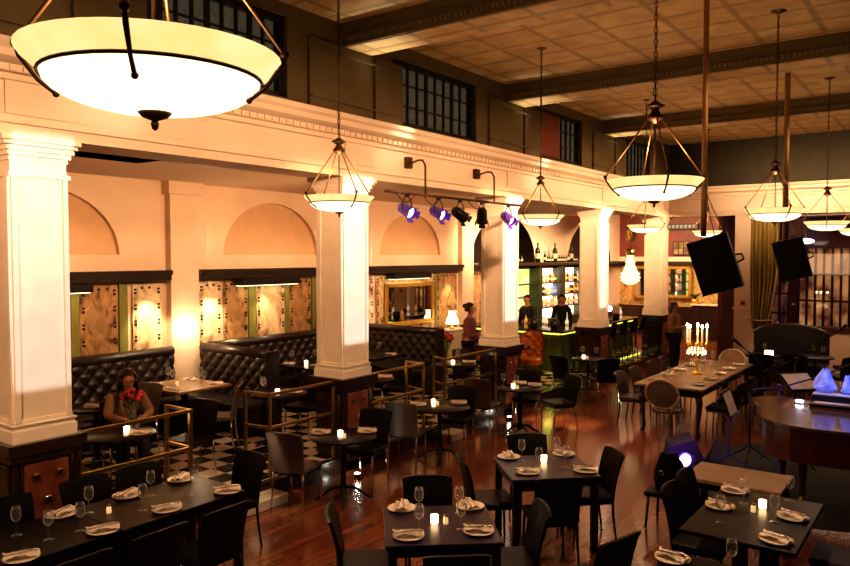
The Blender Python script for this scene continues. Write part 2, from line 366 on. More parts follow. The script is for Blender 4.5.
for i,(a,b_,z0,z1) in enumerate(wins):
    labs=['leaded clerestory window nearest the camera','clerestory window behind the large near chandelier','clerestory window between first and second ceiling beams in full view','clerestory window with a dark blind over its left half','last narrow clerestory window beside the end wall']
    r=thing('window_%d'%(i+1),labs[i],'window',(0,0,0),kind='structure')
    f=MB()
    for q in ((a,a+.1,z0,z1),(b_-.07,b_,z0,z1),(a,b_,z0,z0+.06),(a,b_,z1-.07,z1)): f.box(-6.72,-6.56,*q)
    ya=a+.1; 
    if i!=2: ya=a+.06
    obj('frame',f,M['black'],r,'structure')
    f=MB(); n=8; d=(b_-.07-ya-.16)/n; st=ya+.16
    for k in range(n+1):
        t=.018 if k%3 else .032
        f.box(-6.66,-6.61,st+k*d-t,st+k*d+t,z0,z1)
    for k in (1,2): zz=z0+(z1-z0)*k/3; f.box(-6.655,-6.62,st,b_-.07,zz-.012,zz+.012)
    f.box(-6.68,-6.6,ya,st,z0,z1)
    obj('muntin',f,M['black'],r,'structure')
    obj('pane',MB().box(-6.65,-6.64,a,b_,z0,z1),M['winglass'],r,'structure')
    if i==3: obj('blind',MB().box(-6.6,-6.58,st,st+4.2*d,z0,z1),M['redpaint'],r,'structure')
    obj('night_backing',MB().box(-6.80,-6.76,a,b_,z0,z1),M['black'],r,'structure')
# entablature: profile (offset from wall plane, z) swept along the colonnade and across the end
prof=[(-.02,3.86),(.03,3.86),(.03,3.95),(.055,3.955),(.055,4.02),(.03,4.03),(.03,4.30),(.06,4.31),(.06,4.36),(.10,4.37),(.10,4.43),(.16,4.45),(.20,4.47),(.20,4.53),(.24,4.56),(.25,4.61),(0,4.63),(-.02,4.63)]
def sweep(prof, X0=-6.5, Y1=20.0):
    b=MB(); n=len(prof)
    for (px,py,sx,sy) in ((X0,-3,1,0),(X0,Y1,1,-1),(4.5,Y1,0,-1)):
        for o,z in prof: b.v.append((px+o*sx,py+o*sy,z))
    for k in (0,1):
        for i in range(n-1): a=k*n+i; b.face((a,a+n,a+n+1,a+1))
    return b
e=sweep(prof); e.box(-7.06,-6.53,-3,20.5,3.87,4.62); e.box(-6.53,4.5,20.03,20.5,3.87,4.62)
en=S('trim_entablature',e,M['cream'],'cream entablature with cornice running above the columns','cornice')
d=MB(); y=-2
while y<19.8: d.box(-6.44,-6.385,y,y+.055,4.375,4.425); y+=.11
x=-6.3
while x<4.3: d.box(x,x+.055,19.885,19.94,4.375,4.425); x+=.11
S('dentils',d,M['cream'],None,None,en)
d=MB()
for yc in (3.23,7.40,11.57,15.75,19.9):   # frieze breaks over the columns
    d.box(-6.5,-6.455,yc-.29,yc+.29,4.03,4.31); 
S('frieze_blocks',d,M['cream'],None,None,en)
# ---- columns
def build_column():
    r=thing('column','x','column',kind='structure')
    b=MB()     # local: front (hall) face at x=0, near face y=0 ; size .53 x .57
    def ring(o,z0,z1): b.box(-.53-o,o,-o,.57+o,z0,z1)
    ring(-.04,1.40,3.70)
    # raised corner strips frame a recessed field on each face
    for z0,z1 in ((1.40,3.52),):
        for (y0,y1) in ((.04,.085),(.485,.53)): b.box(-.04,-.014,y0,y1,z0,z1)
        for (x0,x1) in ((-.49,-.42),(-.11,-.04)): b.box(x0,x1,.014,.04,z0,z1)
    obj('shaft',b,M['column'],r,'structure')
    b=MB()
    for o,z0,z1 in ((.0,1.225,1.33),(-.012,1.33,1.37),(.0,1.37,1.385),(-.026,1.385,1.42)): ring(o,z0,z1)
    obj('base',b,M['column'],r,'structure')
    b=MB()
    for o,z0,z1 in ((-.03,3.50,3.52),(-.012,3.52,3.56),(-.028,3.66,3.70),(-.008,3.70,3.74),(.012,3.74,3.785),(.035,3.785,3.82),(.055,3.82,3.872)): ring(o,z0,z1)
    obj('capital',b,M['column'],r,'structure')
    b=MB(); ring(.02,0,.12); ring(-.02,.12,1.08); ring(.03,1.06,1.13); ring(.06,1.13,1.225)
    for yy in (.0,.53): b.box(-.02,.012,yy,yy+.04,.12,1.08)
    obj('pedestal',b,M['mahog'],r,'structure')
    pn=obj('leather_panel',MB().bbox(-.03,.012,.075,.495,.14,1.04,.02),M['leather_panel'],r,'structure'); obj('dark_panel',MB().bbox(-.47,-.06,-.012,.03,.14,1.04,.02),M['mahog'],r,'structure')
    st=MB()
    for zz in (.24,.46,.70,.92):
        for yy in ((.18,.39) if zz in (.46,.92) else (.285,)): st.ball((.022,yy,zz),.036,10,6,(.6,1,1))
    obj('stud',st,M['stud'],pn,'structure')
    g=MB().box(.008,.02,.055,.07,.14,1.05).box(.008,.02,.50,.515,.14,1.05)
    obj('brass_strip',g,M['brass'],r,'structure')
    return r
colp=Proto(build_column)
clab=['nearest square column, largest at the left edge','second square column, beside the middle railing','third square column, behind the stage lights','fourth square column, left of the bar stools','fifth square column at the corner with the end wall']
for y_,l_ in zip((2.97,7.12,11.3,15.5,19.66),clab): colp.put((-6.52,y_,0),0,l_,'square columns of the colonnade','column')
# ---- aisle ceiling with a black vent slot
c=MB(); 
c.box(WX-.2,-8.42,-3,20.5,AZ,AZ+.1); c.box(-7.70,-7.0,-3,20.5,AZ,AZ+.1); c.box(-8.42,-7.70,-3,4.25,AZ,AZ+.1); c.box(-8.42,-7.70,5.42,20.5,AZ,AZ+.1)
ac=S('ceiling_aisle',c,M['cream'],'cream ceiling over the raised dining platform','ceiling')
S('vent_slot',MB().box(-8.42,-7.70,4.25,5.42,AZ+.3,AZ+.32).box(-8.44,-8.42,4.25,5.42,AZ,AZ+.3).box(-7.7,-7.68,4.25,5.42,AZ,AZ+.3).box(-8.42,-7.7,4.23,4.25,AZ,AZ+.3).box(-8.42,-7.7,5.42,5.44,AZ,AZ+.3),M['black'],None,None,ac)
# ---- arcade wall
def arch_wall(b,y0,y1,yc,a,h,zs,zt,x,dep,n=24):
    """wall strip with a niche; mat 0 wall, 1 niche back, 2 reveal"""
    b.quad((x,y0,zs),(x,yc-a,zs),(x,yc-a,zt),(x,y0,zt)); b.quad((x,yc+a,zs),(x,y1,zs),(x,y1,zt),(x,yc+a,zt))
    P=[(yc-a*cos(pi*i/n),zs+h*sin(pi*i/n)) for i in range(n+1)]
    for (ya,za),(yb,zb) in zip(P,P[1:]):
        b.quad((x,ya,za),(x,yb,zb),(x,yb,zt),(x,ya,zt))
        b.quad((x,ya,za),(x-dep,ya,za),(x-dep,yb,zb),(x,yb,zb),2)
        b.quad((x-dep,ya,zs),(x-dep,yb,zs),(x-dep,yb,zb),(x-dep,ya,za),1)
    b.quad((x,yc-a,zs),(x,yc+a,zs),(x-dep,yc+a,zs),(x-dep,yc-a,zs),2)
b=MB(); edges=[-3,-1.2,2.98,7.15,11.32,15.5]
b.box(WX-.2,WX,-3,26,0,2.62); b.box(WX-.2,WX,-3,-1.2,2.62,4.1)
for i,yc in enumerate((.9,5.07,9.24,13.4)):
    b.quad((WX,edges[i+1],2.62),(WX,edges[i+2],2.62),(WX,edges[i+2],2.85),(WX,edges[i+1],2.85)); arch_wall(b,edges[i+1],edges[i+2],yc,1.13,.93,2.85,4.02,WX,.07)
b.quad((WX,15.5,2.62),(WX,15.6,2.62),(WX,15.6,4.1),(WX,15.5,4.1))
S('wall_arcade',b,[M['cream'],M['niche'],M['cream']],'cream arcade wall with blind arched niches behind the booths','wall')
b=MB(); arch_wall(b,15.6,20.5,17.62,1.74,1.32,2.62,4.12,WX,.55); arch_wall(b,20.5,26,23.3,1.74,1.32,2.62,4.3,WX,.55)
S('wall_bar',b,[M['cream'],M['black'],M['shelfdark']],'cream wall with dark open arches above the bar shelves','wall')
b=MB()
for yc in (-1.2,7.25,15.55): b.box(WX,WX+.13,yc-.26,yc+.26,PZ,3.88); b.box(WX,WX+.19,yc-.32,yc+.32,3.8,AZ)
S('trim_pilasters',b,M['cream'],'cream pilasters between the arched niches','trim')
b=MB()
for y0,y1 in ((-.94,6.98),(7.52,15.28),(15.82,26)):
    b.box(WX,WX+.16,y0,y1,2.45,2.54).box(WX,WX+.2,y0,y1,2.54,2.61)
S('trim_shelf',b,M['shelfdark'],'dark ledge under the arched niches','trim')
# ---- far room and end wall
b=MB().box(WX,4.5,26,26.2,0,4.4)
S('wall_far',b,M['wallpaper'],'ochre papered wall of the far room','wall')
b=MB().box(WX,4.5,25.9,26,0,1.05); S('baseboard_far',b,M['mahog'],'dark wainscot on the far wall','wainscot')
b=MB().box(WX,4.5,25.86,26,2.62,2.78); S('trim_far',b,M['cream'],'cream rail across the far wall','trim')
S('trim_far_dark',MB().box(WX,4.5,25.88,26,2.48,2.62),M['shelfdark'],'dark band under the cream rail on the far wall','trim')
b=MB().box(WX,4.5,25.92,26,2.78,4.3)
S('wall_far_upper',b,M['redpaint'],'red-brown upper wall of the far room','wall')
S('ceiling_far',MB().box(WX-.2,4.5,20.5,26.2,4.3,4.4),M['cream'],'cream ceiling of the far room','ceiling')
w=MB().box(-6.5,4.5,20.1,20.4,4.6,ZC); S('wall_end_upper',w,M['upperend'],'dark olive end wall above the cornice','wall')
b=MB().box(-4.78,-4.2,20.05,20.5,0,3.9); b.box(-4.82,-4.16,20.0,20.5,1.45,1.5).box(-4.8,-4.18,20.02,20.5,0,.2)
S('wall_end_pier',b,M['cream'],'cream pier left of the olive curtain','wall')
S('wall_end_sill',MB().box(-4.2,4.5,20.1,20.4,0,1.02),M['cream'],'cream wall under the large end window','wall')
wn=thing('window_6','large dark framed window behind the hanging speakers','window',kind='structure')
f=MB().box(-4.2,4.5,20.02,20.4,1.02,1.1).box(-4.2,4.5,20.1,20.35,3.8,3.9).box(-4.2,-4.1,20.1,20.35,1.1,3.8).box(.6,.7,20.1,20.35,1.1,3.8)
obj('frame',f,M['doorwood'],wn,'structure'); obj('pane',MB().box(-4.1,4.5,20.2,20.21,1.1,3.8),M['glassdark'],wn,'structure')
# lobby seen through the window
S('wall_lobby',MB().box(-5.3,4.5,23,23.1,0,4.3).box(-5.3,-5.2,20.5,23,0,4.3),M['redpaint'],'dark red lobby wall beyond the end window','wall')
def lobby_door(n,x0,x1,z1,pane,lab):
    r=thing('door_%d'%n,lab,'door',kind='structure'); f=MB(); y0,y1=22.9,22.99; z0=.1
    nx=max(2,int((x1-x0)/.2)); 
    for k in range(nx+1): x=x0+(x1-x0)*k/nx; f.box(x-.03,x+.03,y0,y1,z0,z1)
    for k in range(5): z=z0+(z1-z0)*k/4; f.box(x0,x1,y0+.01,y1,z-.025,z+.025)
    obj('frame',f,M['doorwood'],r,'structure'); obj('pane',MB().box(x0,x1,22.985,22.995,z0,z1),pane,r,'structure')
lobby_door(1,-4.95,-4.0,2.3,M['dimpane'],'dim glazed lobby door seen left through the end window')
lobby_door(2,-3.75,-2.5,3.05,M['warmpane'],'tall warmly lit glazed lobby doors seen through the end window')
lobby_door(3,-2.35,-1.5,2.5,M['warmpane'],'lit glazed lobby door by the right edge of the end window')
# closing walls on the unseen sides
S('wall_right',MB().box(4.5,4.7,-3,26,0,ZC),M['upper'],'dark wall closing the right side of the hall','wall')
S('wall_near',MB().box(WX-.2,4.5,-3.2,-3,0,ZC),M['upper'],'dark wall behind the camera end of the hall','wall')
# ---- decorative panels of the booths (kept flat on the arcade wall)
def panel(y0,y1,z0,z1,mat,lab,studs=True):
    o=thing('wall_panel',lab,'wall panel',group=None)
    o.location=(WX,y0,0); w_=y1-y0
    obj('board',MB().bbox(.005,.03,0,w_,z0,z1,.006),mat,o)
    if studs:
        st=MB()
        k=0; z=z0+.07
        while z<z1-.05:
            for yy in (.05,w_-.05): st.box(.03,.042,yy-.018,yy+.018,z-.018,z+.018); st.box(.03,.042,yy-.018,yy+.018,z+.04,z+.07)
            z+=.24
        yy=.16
        while yy<w_-.1: st.box(.03,.042,yy-.018,yy+.018,z1-.08,z1-.045); yy+=.13
        obj('studs',st,M['black'],o)
def strip(y0,y1,lab):
    o=obj('wall_strip',MB().bbox(.005,.045,0,y1-y0,PZ,2.43,.006),M['greenstrip'],None,None,lab,'wall strip'); o.location=(WX,y0,0)
pl=[(4.55,5.42,'marble','pale veined panel beside the nearest column'),(5.56,6.14,'marbledark','brown scribble-veined panel in the first booth, next to a green strip'),(6.38,6.88,'marble','glowing veined panel left of the first pilaster'),
(7.58,8.03,'marble','glowing veined panel right of the first pilaster'),(8.08,8.6,'marbledark','mottled brown panel left of the shelf light'),(8.8,9.47,'marble','pale panel lit from above between two green strips'),(9.6,10.15,'marbledark','orange-brown panel just left of the second column'),(10.3,11.0,'marble','veined panel hidden mostly behind the second column'),
(11.3,12.0,'marble','pale panel just right of the second column'),(12.1,14.25,'marble','wide veined panel behind the gilt mirror'),(14.35,15.2,'marbledark','patterned panel behind the table lamp'),(15.85,16.6,'marbledark','dark patterned panel left of the third column')]
for y0,y1,mt,lb in pl: panel(y0,y1,1.0,2.41,M[mt],lb)
for y0,y1,lb in ((5.43,5.55,'green strip left of the brown scribbled panel'),(6.16,6.30,'bright green strip in the first booth wall'),(8.62,8.78,'green strip left of the panel lit from above'),(9.48,9.58,'green strip right of the panel lit from above'),(10.17,10.28,'green strip beside the second column'),(14.26,14.34,'green strip right of the gilt mirror')): strip(y0,y1,lb)
def build_fix():
    r=thing('shelf_light','x','wall light'); obj('housing',MB().bbox(0,.24,-.68,.68,-.06,.06,.01),M['black'],r); obj('diffuser',MB().box(.03,.21,-.64,.64,-.072,-.06),M['shade'],r); return r
fx=Proto(build_fix)
for yy,lb in ((4.95,'shelf light beside the nearest column'),(8.95,'black shelf light glowing over the second booth'),(13.1,'black shelf light glowing above the gilt mirror')): fx.put((WX+.05,yy,2.385),0,lb,'shelf lights under the dark ledge')
# ================================================================== FURNITURE PROTOTYPES
def build_chair(mat, legmat, name='dining_chair', h=.88):
    def f():
        r=thing(name,'x','chair')
        s=MB().bbox(-.22,.22,-.21,.22,.42,.475,.018); obj('seat',s,mat,r)
        def bk(u,v,t):   # u across, v up
            w_=.205+.02*v; x=(u-.5)*2*w_; z=.43+v*(h-.43); y=-.205-.02*v-.075*v*v-.03*(1-(2*u-1)**2)+t
            z-=.018*(abs(2*u-1)**4)*(v>.9); return (x,y,z)
        b=MB(); b.grid(lambda u,v:bk(u,v,.0),8,8,smooth=True); b.grid(lambda u,v:bk(1-u,v,.026),8,8,smooth=True)
        n=8; 
        for i in range(8):
            u0,u1=i/8,(i+1)/8; b.quad(bk(u0,1,0),bk(u1,1,0),bk(u1,1,.026),bk(u0,1,.026))
            b.quad(bk(0,u0,.026),bk(0,u1,.026),bk(0,u1,0),bk(0,u0,0)); b.quad(bk(1,u0,0),bk(1,u1,0),bk(1,u1,.026),bk(1,u0,.026))
        obj('backrest',b,mat,r)
        obj('seat_frame',MB().box(-.2,.2,-.2,.2,.395,.425),M['blackmetal'],r)
        for sx in (-1,1):
            obj('leg',MB().tube([(sx*.19,.19,.42),(sx*.2,.205,0)],[.014,.011],8),legmat,r)
            obj('leg',MB().tube([(sx*.19,-.19,.45),(sx*.195,-.2,.25),(sx*.2,-.235,0)],[.015,.013,.011],8),legmat,r)
        return r
    return f
chair_black=Proto(build_chair(M['blackleather'],M['blackmetal']))
chair_grey=Proto(build_chair(M['greyleather'],M['chrome'],h=.90))
chair_dark=Proto(build_chair(M['blackleather'],M['chrome']))
def build_ghost(mat,fm=None):
    fm=fm or M['cloth_tan']
    def f():
        r=thing('round_back_chair','x','chair')
        obj('seat',MB().lathe([(0,.44),(.22,.44),(.235,.46),(.235,.48),(.2,.505),(0,.51)],24),mat,r)
        b=MB(); n=24   # oval pad, tilted
        def p(t,k,d): return (.262*k*cos(t),-.22-.06*(sin(t)*k*.5+.5)+d,.735+.235*k*sin(t))
        for d,s in ((0,1),(.035,-1)):
            for i in range(n):
                t0,t1=2*pi*i/n,2*pi*(i+1)/n
                q=[p(t0,.88,d),p(t1,.88,d),p(0,0,d+(.015 if d else -.015))]; k0=len(b.v); b.v+=q if s<0 else q[::-1]; b.face((k0,k0+1,k0+2),0,True)
        obj('back_pad',b,mat,r)
        obj('back_frame',MB().tube([p(2*pi*i/n,.95,.017) for i in range(n+1)],.022,8),fm,r)
        for sx in (-1,1):
            obj('back_post',MB().tube([(sx*.13,-.2,.46),(sx*.15,-.235,.56)],.016,8),fm,r)
            for sy in (-1,1): obj('leg',MB().tube([(sx*.16,sy*.16,.44),(sx*.175,sy*.175,.2),(sx*.18,sy*.19+(0 if sy>0 else -.03),0)],[.02,.015,.01],8),fm,r)
        return r
    return f
ghost_grey=Proto(build_ghost(M['greyleather'])); ghost_pale=Proto(build_ghost(M['cloth_tan'],M['cloth_white']))
def build_square(w,d,mat,name='dining_table',h=.75,four=True):
    def f():
        r=thing(name,'x','table')
        obj('table_top',MB().bbox(-w/2,w/2,-d/2,d/2,h-.035,h,.005),mat,r)
        obj('apron',MB().box(-w/2+.03,w/2-.03,-d/2+.03,d/2-.03,h-.10,h-.035),M['blackmetal'],r)
        for sx in (-1,1):
            for sy in (-1,1):
                x,y=sx*(w/2-.05),sy*(d/2-.05); obj('leg',MB().bbox(x-.032,x+.032,y-.032,y+.032,0,h-.04,.004),M['blackmetal'],r)
        return r
    return f
def build_round(rad,h=.75):
    def f():
        r=thing('round_table','x','table')
        obj('table_top',MB().lathe([(0,h-.03),(rad-.02,h-.03),(rad,h-.022),(rad,h-.006),(rad-.008,h),(0,h)],36),M['tabletop'],r)
        obj('pedestal',MB().lathe([(0,.08),(.05,.08),(.035,.12),(.03,.6),(.045,.68),(.16,.72),(0,.72)],14),M['blackmetal'],r)
        for k in range(4):
            a=k*pi/2+.4; c,s_=cos(a),sin(a)
            obj('foot',MB().tube([(0.02*c,.02*s_,.14),(.14*c,.14*s_,.13),(.26*c,.26*s_,.04),(.33*c,.33*s_,.012)],[.022,.02,.017,.014],8),M['blackmetal'],r)
        return r
    return f
def build_wineglass():
    r=thing('wine_glass','x','wine glass')
    obj('foot',MB().lathe([(.034,0),(.034,.003),(.01,.006),(.004,.012)],16),M['glass'],r)
    obj('stem',MB().lathe([(.004,.008),(.0035,.05),(.005,.098)],8,close=False),M['glass'],r)
    obj('bowl',MB().lathe([(.005,.096),(.02,.106),(.031,.125),(.034,.148),(.031,.175),(.026,.2),(.0245,.2),(.0295,.175),(.0325,.148),(.0295,.127),(.018,.109),(.0,.1)],18,close=False),M['glass'],r)
    return r
def build_plate():
    r=thing('dinner_plate','x','plate')
    obj('well',MB().lathe([(0,0),(.06,0),(.075,.004),(.075,.007),(.055,.004),(0,.004)],28),M['plate'],r)
    obj('plate_rim',MB().lathe([(.072,.004),(.118,.014),(.12,.017),(.116,.017),(.072,.0075)],28,close=False),M['plate'],r)
    return r
def build_napkin():
    b=MB(); rnd=random.Random(3)
    def f(u,v):
        x=(u-.5)*.21; w_=.032+.028*abs(2*u-1)**1.4
        y=(v-.5)*2*w_; z=.012+.018*(1-(2*v-1)**2)*(.65+.35*abs(2*u-1))+.006*sin(v*17+u*5)+.004*sin(u*23+v*9)
        return (x+.012*sin(v*6),y,z)
    b.grid(f,18,12); b.grid(lambda u,v:(f(1-u,v)[0],f(1-u,v)[1],.002),4,2)
    k=MB().tube([(-.1,.028,.028),(.02,.02,.034),(.1,.012,.03)],[.003,.004,.007],6).tube([(-.1,-.02,.028),(.02,-.012,.034),(.1,-.004,.03)],[.003,.004,.006],6)
    r=thing('folded_napkin','x','napkin'); obj('cloth',b,M['napkin'],r); obj('cutlery',k,M['steel'],r); return r
def build_votive():
    r=thing('tealight_holder','x','candle holder')
    obj('glass_cup',MB().lathe([(0,0),(.03,0),(.034,.01),(.036,.075),(.033,.075),(.031,.012),(0,.01)],18,close=False),M['votive'],r)
    obj('candle',MB().lathe([(0,.012),(.028,.012),(.028,.05),(0,.05)],12),M['wax'],r)
    obj('flame',MB().ball((0,0,.066),.009,8,6,(1,1,1.8)),M['flame'],r); return r
def build_shaker():
    r=thing('salt_shaker','x','shaker')
    obj('jar',MB().lathe([(0,0),(.019,0),(.021,.01),(.019,.045),(.014,.055)],14),M['wax'],r); obj('cap',MB().lathe([(.014,.054),(.015,.064),(.008,.074),(0,.075)],12),M['steel'],r); return r
G=Proto(build_wineglass); PL=Proto(build_plate); NP=Proto(build_napkin); VO=Proto(build_votive); SH=Proto(build_shaker)
def glassset(pts,z,where,group):
    for x,y,l in pts: G.put((x,y,z),0,sc=1.1,label='wine glass '+l+' '+where,group=group)
def setting(x,y,z,rz,l,where,group,napkin=True,plate=True):
    if plate: PL.put((x,y,z),0,'white plate '+l+' '+where,'plates '+group)
    if napkin: NP.put((x,y,z+(.0178 if plate else .001)),rz,'folded napkin '+l+' '+where,'napkins '+group)

# ------------------------------------------------------------------ hall: centre foreground square table
def uv(c,a): 
    u=(cos(a),sin(a)); v=(-sin(a),cos(a)); return lambda p,q:(c[0]+u[0]*p+v[0]*q,c[1]+u[1]*p+v[1]*q)
am=radians(41); cm=(-3.27,4.67); um=uv(cm,am)
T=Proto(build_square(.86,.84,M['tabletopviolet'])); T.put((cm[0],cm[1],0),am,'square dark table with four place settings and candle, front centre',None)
def chairs_at(U,ang,lst,proto,grp):
    for p,q,face,lab in lst:
        x,y=U(p,q); proto.put((x,y,0),ang+radians(face),lab,grp)
chairs_at(um,am,[(-.02,.54,180,'black leather chair behind the front centre square table'),(-.56,.02,-90,'black leather chair on the left of the front centre square table'),(.53,-.02,90,'black leather chair on the right of the front centre square table'),(.02,-.62,0,'black leather chair with its back to the camera at the front centre table')],chair_black,'chairs at the front centre table')
W='on the front centre square table'
for x,y,rz,l in ((-3.71,4.76,2.2,'at the far left corner'),(-3.30,4.31,.7,'at the near left corner'),(-3.28,5.13,2.5,'at the far right corner'),(-2.93,4.70,.5,'at the near right corner')): setting(x,y,.75,rz,l,W,'on the front centre table')
glassset([(-3.28,4.42,'near left'),(-3.06,4.66,'near right'),(-3.52,4.74,'far left'),(-3.27,4.95,'far right')],.75,W,'glasses on the front centre table')
VO.put((-3.31,4.66,.75),0,'glowing tealight holder '+W,sc=.85); SH.put((-3.23,4.70,.75),0,'pale salt shaker beside the tealight '+W)
# ------------------------------------------------------------------ hall: second square table
a2=radians(44); c2=(-3.33,6.58); u2=uv(c2,a2)
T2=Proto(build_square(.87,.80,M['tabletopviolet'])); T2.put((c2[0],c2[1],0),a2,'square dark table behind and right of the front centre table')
W='on the second square table'
chairs_at(u2,a2,[(.04,.52,180,'black leather chair on the far side of the second square table'),(-.56,.0,-90,'black leather chair on the left of the second square table'),(.45,.02,90,'black leather chair on the right of the second square table'),(-.10,-.50,0,'black leather chair with its back to camera at the second square table')],chair_black,'chairs at the second square table')
for x,y,rz,l in ((-3.77,6.64,2.2,'at the far left'),(-3.36,6.28,.8,'at the near left'),(-3.36,7.08,2.6,'at the far right'),(-2.93,6.66,.6,'at the near right')): setting(x,y,.75,rz,l,W,'on the second square table')
glassset([(-3.60,6.60,'far left'),(-3.31,6.42,'near left'),(-3.35,6.89,'far right'),(-3.13,6.64,'near right')],.75,W,'glasses on the second square table')
VO.put((-3.41,6.72,.75),0,'glowing tealight holder '+W,sc=.85)
# ------------------------------------------------------------------ hall: long dark table along the lower left
TL=Proto(build_square(.78,1.2,M['tabletop']))
for y,l in ((3.73,'far'),(2.52,'near'),(1.31,'nearest')):
    TL.put((-5.53,y,0),0,{'far':'dark table at the step end of the long row, lower left','near':'dark table in the middle of the long row, lower left','nearest':'dark table at the camera end of the long row, lower left'}[l],'dark tables pushed together lower left')
W='on the long row, lower left'
for x,y,rz,l in ((-5.22,2.42,1.1,'nearest on the hall side'),(-5.84,3.02,1.9,'third from the end on the column side'),(-5.24,3.03,1.2,'second from the near end, hall side,'),(-5.84,3.60,2.0,'second from the end on the column side'),(-5.26,3.60,1.2,'third from the near end, hall side,'),(-5.24,4.2,1.0,'at the hall corner of the step end'),(-5.86,4.16,2.2,'at the column corner of the step end')): setting(x,y,.75,rz,l,W,'on the long dark row')
glassset([(-5.68,2.60,'nearest, column side,'),(-5.40,2.70,'nearest, hall side,'),(-5.38,2.93,'second on the hall side'),(-5.70,3.18,'second on the column side'),(-5.40,3.47,'third on the hall side'),(-5.38,3.96,'by the step end, hall side,'),(-5.68,3.73,'by the step end, column side,')],.75,W,'glasses on the long dark row')
SH.put((-5.58,3.28,.75),0,'pale salt shaker '+W)
for x,y,rz,l in ((-4.92,3.72,90,'black chair, hall side of the long row, nearest its step end'),(-4.92,3.12,91,'black chair second from the step end, hall side of the long row'),(-4.92,2.52,90,'black chair, hall side of the long row, third from its step end'),(-5.98,3.45,-90,'black chair between the long row and the nearest column'),(-5.98,2.78,-88,'black chair on the column side at the left picture edge'),(-5.96,3.95,-92,'black chair with its back against the first brass railing'),(-5.72,4.60,178,'black chair at the head of the long row beside the step')):
    chair_black.put((x,y,0),radians(rz),l,'chairs along the long dark row')
chair_black.put((-3.62,2.96,0),radians(25),'dark chair back at the bottom edge, between long row and front centre table','loose dark chairs at the bottom edge')
chair_black.put((-2.18,5.02,0),radians(75),'black chair at bottom edge right of the front centre table','loose dark chairs at the bottom edge')
# ------------------------------------------------------------------ hall: lower right tables
def build_trestle():
    r=thing('dining_table','x','table'); obj('table_top',MB().bbox(-.41,.41,-.64,.64,.715,.75,.005),M['tabletop'],r)
    for s_ in (-1,1): obj('pedestal',MB().bbox(-.04,.04,s_*.42-.04,s_*.42+.04,.03,.715,.006),M['blackmetal'],r); obj('base_plate',MB().bbox(-.13,.13,s_*.42-.12,s_*.42+.12,0,.03,.008),M['blackmetal'],r)
    return r
TB=Proto(build_trestle); TB.put((-1.32,6.31,0),0,'long dark table with four settings and candle, lower right')
TT=Proto(build_square(.86,.62,M['tabletan'])); TT.put((-1.69,7.36,0),0,'honey coloured bare table behind the lower right table')
TC=Proto(build_square(.86,.8,M['tabletop'])); TC.put((-1.22,4.80,0),0,'dark table cut by the bottom edge, lower right')
W='on the lower right table'
for x,y,rz,l in ((-1.6,6.86,-.15,'far left'),(-1.6,6.36,-.2,'near left'),(-1.06,6.43,-.35,'far right'),(-1.07,5.84,-.3,'near right')): setting(x,y,.75,rz,l,W,'on the lower right table')
glassset([(-1.46,6.56,'far left'),(-1.50,5.98,'near left'),(-1.16,6.24,'beside the candle'),(-1.16,6.86,'far right')],.75,W,'glasses on the lower right table')
VO.put((-1.31,6.55,.75),0,'glowing tealight holder '+W,sc=.85); SH.put((-1.35,6.40,.75),0,'pale salt shaker '+W)
setting(-1.58,5.06,.75,-.2,'at the corner',"of the table cut by the bottom edge",'on the cut table'); glassset([(-1.20,5.08,'standing')],.75,'on the dark table cut by the bottom edge, lower right','glass on the cut table')
for x,y,rz,l in ((-1.72,6.31,-90,'black chair nearest the camera on the left of the lower right table'),(-1.74,6.79,-89,'black chair second on the left of the lower right table, by the bag'),(-.74,5.95,92,'black chair on the right of the lower right table, nearer the camera'),(-.72,6.60,90,'black chair on the right of the lower right table, nearer the piano')): chair_black.put((x,y,0),radians(rz),l,'chairs at the lower right table')
def build_bag():
    r=thing('leather_bag','black leather bag with straps propped beside the honey coloured table','bag')
    b=MB(); b.grid(lambda u,v:((.17+.05*sin(pi*v))*cos(2*pi*u)*(1-.35*v),(.10+.04*sin(pi*v))*sin(2*pi*u)*(1-.3*v)+.04*sin(v*4),v*.46+.015*sin(u*19)),20,10)
    obj('bag_body',b,M['blackleather'],r)
    for s in (-1,1): obj('strap',MB().tube([(s*.1+.03*cos(t*.3),.1,.2) if t==0 else (s*.1+.06*sin(t*.6),-.14+.01*t,.46-.045*t) for t in range(8)],.010,6),M['blackleather'],r)
    obj('buckle',MB().tube([(-.1+.03*cos(t),-.13,.24+.03*sin(t)) for t in [i*pi/5 for i in range(11)]],.006,6),M['chrome'],r)
    return r
bag=Proto(build_bag).put((-2.46,7.72,.382),radians(20),'black leather bag with straps on a stool beside the honey coloured table',sc=.82)
st=thing('low_stool','dark stool under the black leather bag','stool',(-2.46,7.72,0)); obj('seat',MB().bbox(-.2,.2,-.2,.2,.33,.378,.01),M['blackleather'],st)
for sx in(-1,1):
    for sy in (-1,1): obj('leg',MB().tube([(sx*.16,sy*.16,.33),(sx*.18,sy*.18,0)],.014,8),M['blackmetal'],st)
# ------------------------------------------------------------------ round tables along the platform edge
def rt(c,rad,z,lab,grp):
    Proto(build_round(rad)).put((c[0],c[1],z),random.random(),lab,grp)
rt((-5.80,6.33),.39,0,'round dark table with candle in front of the second column','round tables on the hall floor')
rt((-5.85,8.36),.42,0,'round dark table with candle in front of the second railing gap','round tables on the hall floor')
rt((-5.66,10.32),.39,0,'round dark table with candle in front of the third column','round tables on the hall floor')
rt((-6.12,14.0),.33,0,'small round table with candle in front of the fourth column','round tables on the hall floor')
W1='on the round table before the second column'; W2='on the round table before the second railing gap'; W3='on the round table before the third column'
for x,y,rz,l,w in ((-6.07,6.25,.3,'left',W1),(-5.68,6.62,.5,'right',W1),(-6.12,8.22,.4,'left',W2),(-5.72,8.64,.6,'right',W2),(-5.52,10.55,.4,'right',W3),(-5.80,10.55,.4,'rear',W3)):
    setting(x,y,.75,rz,l,w,'on the hall round tables')
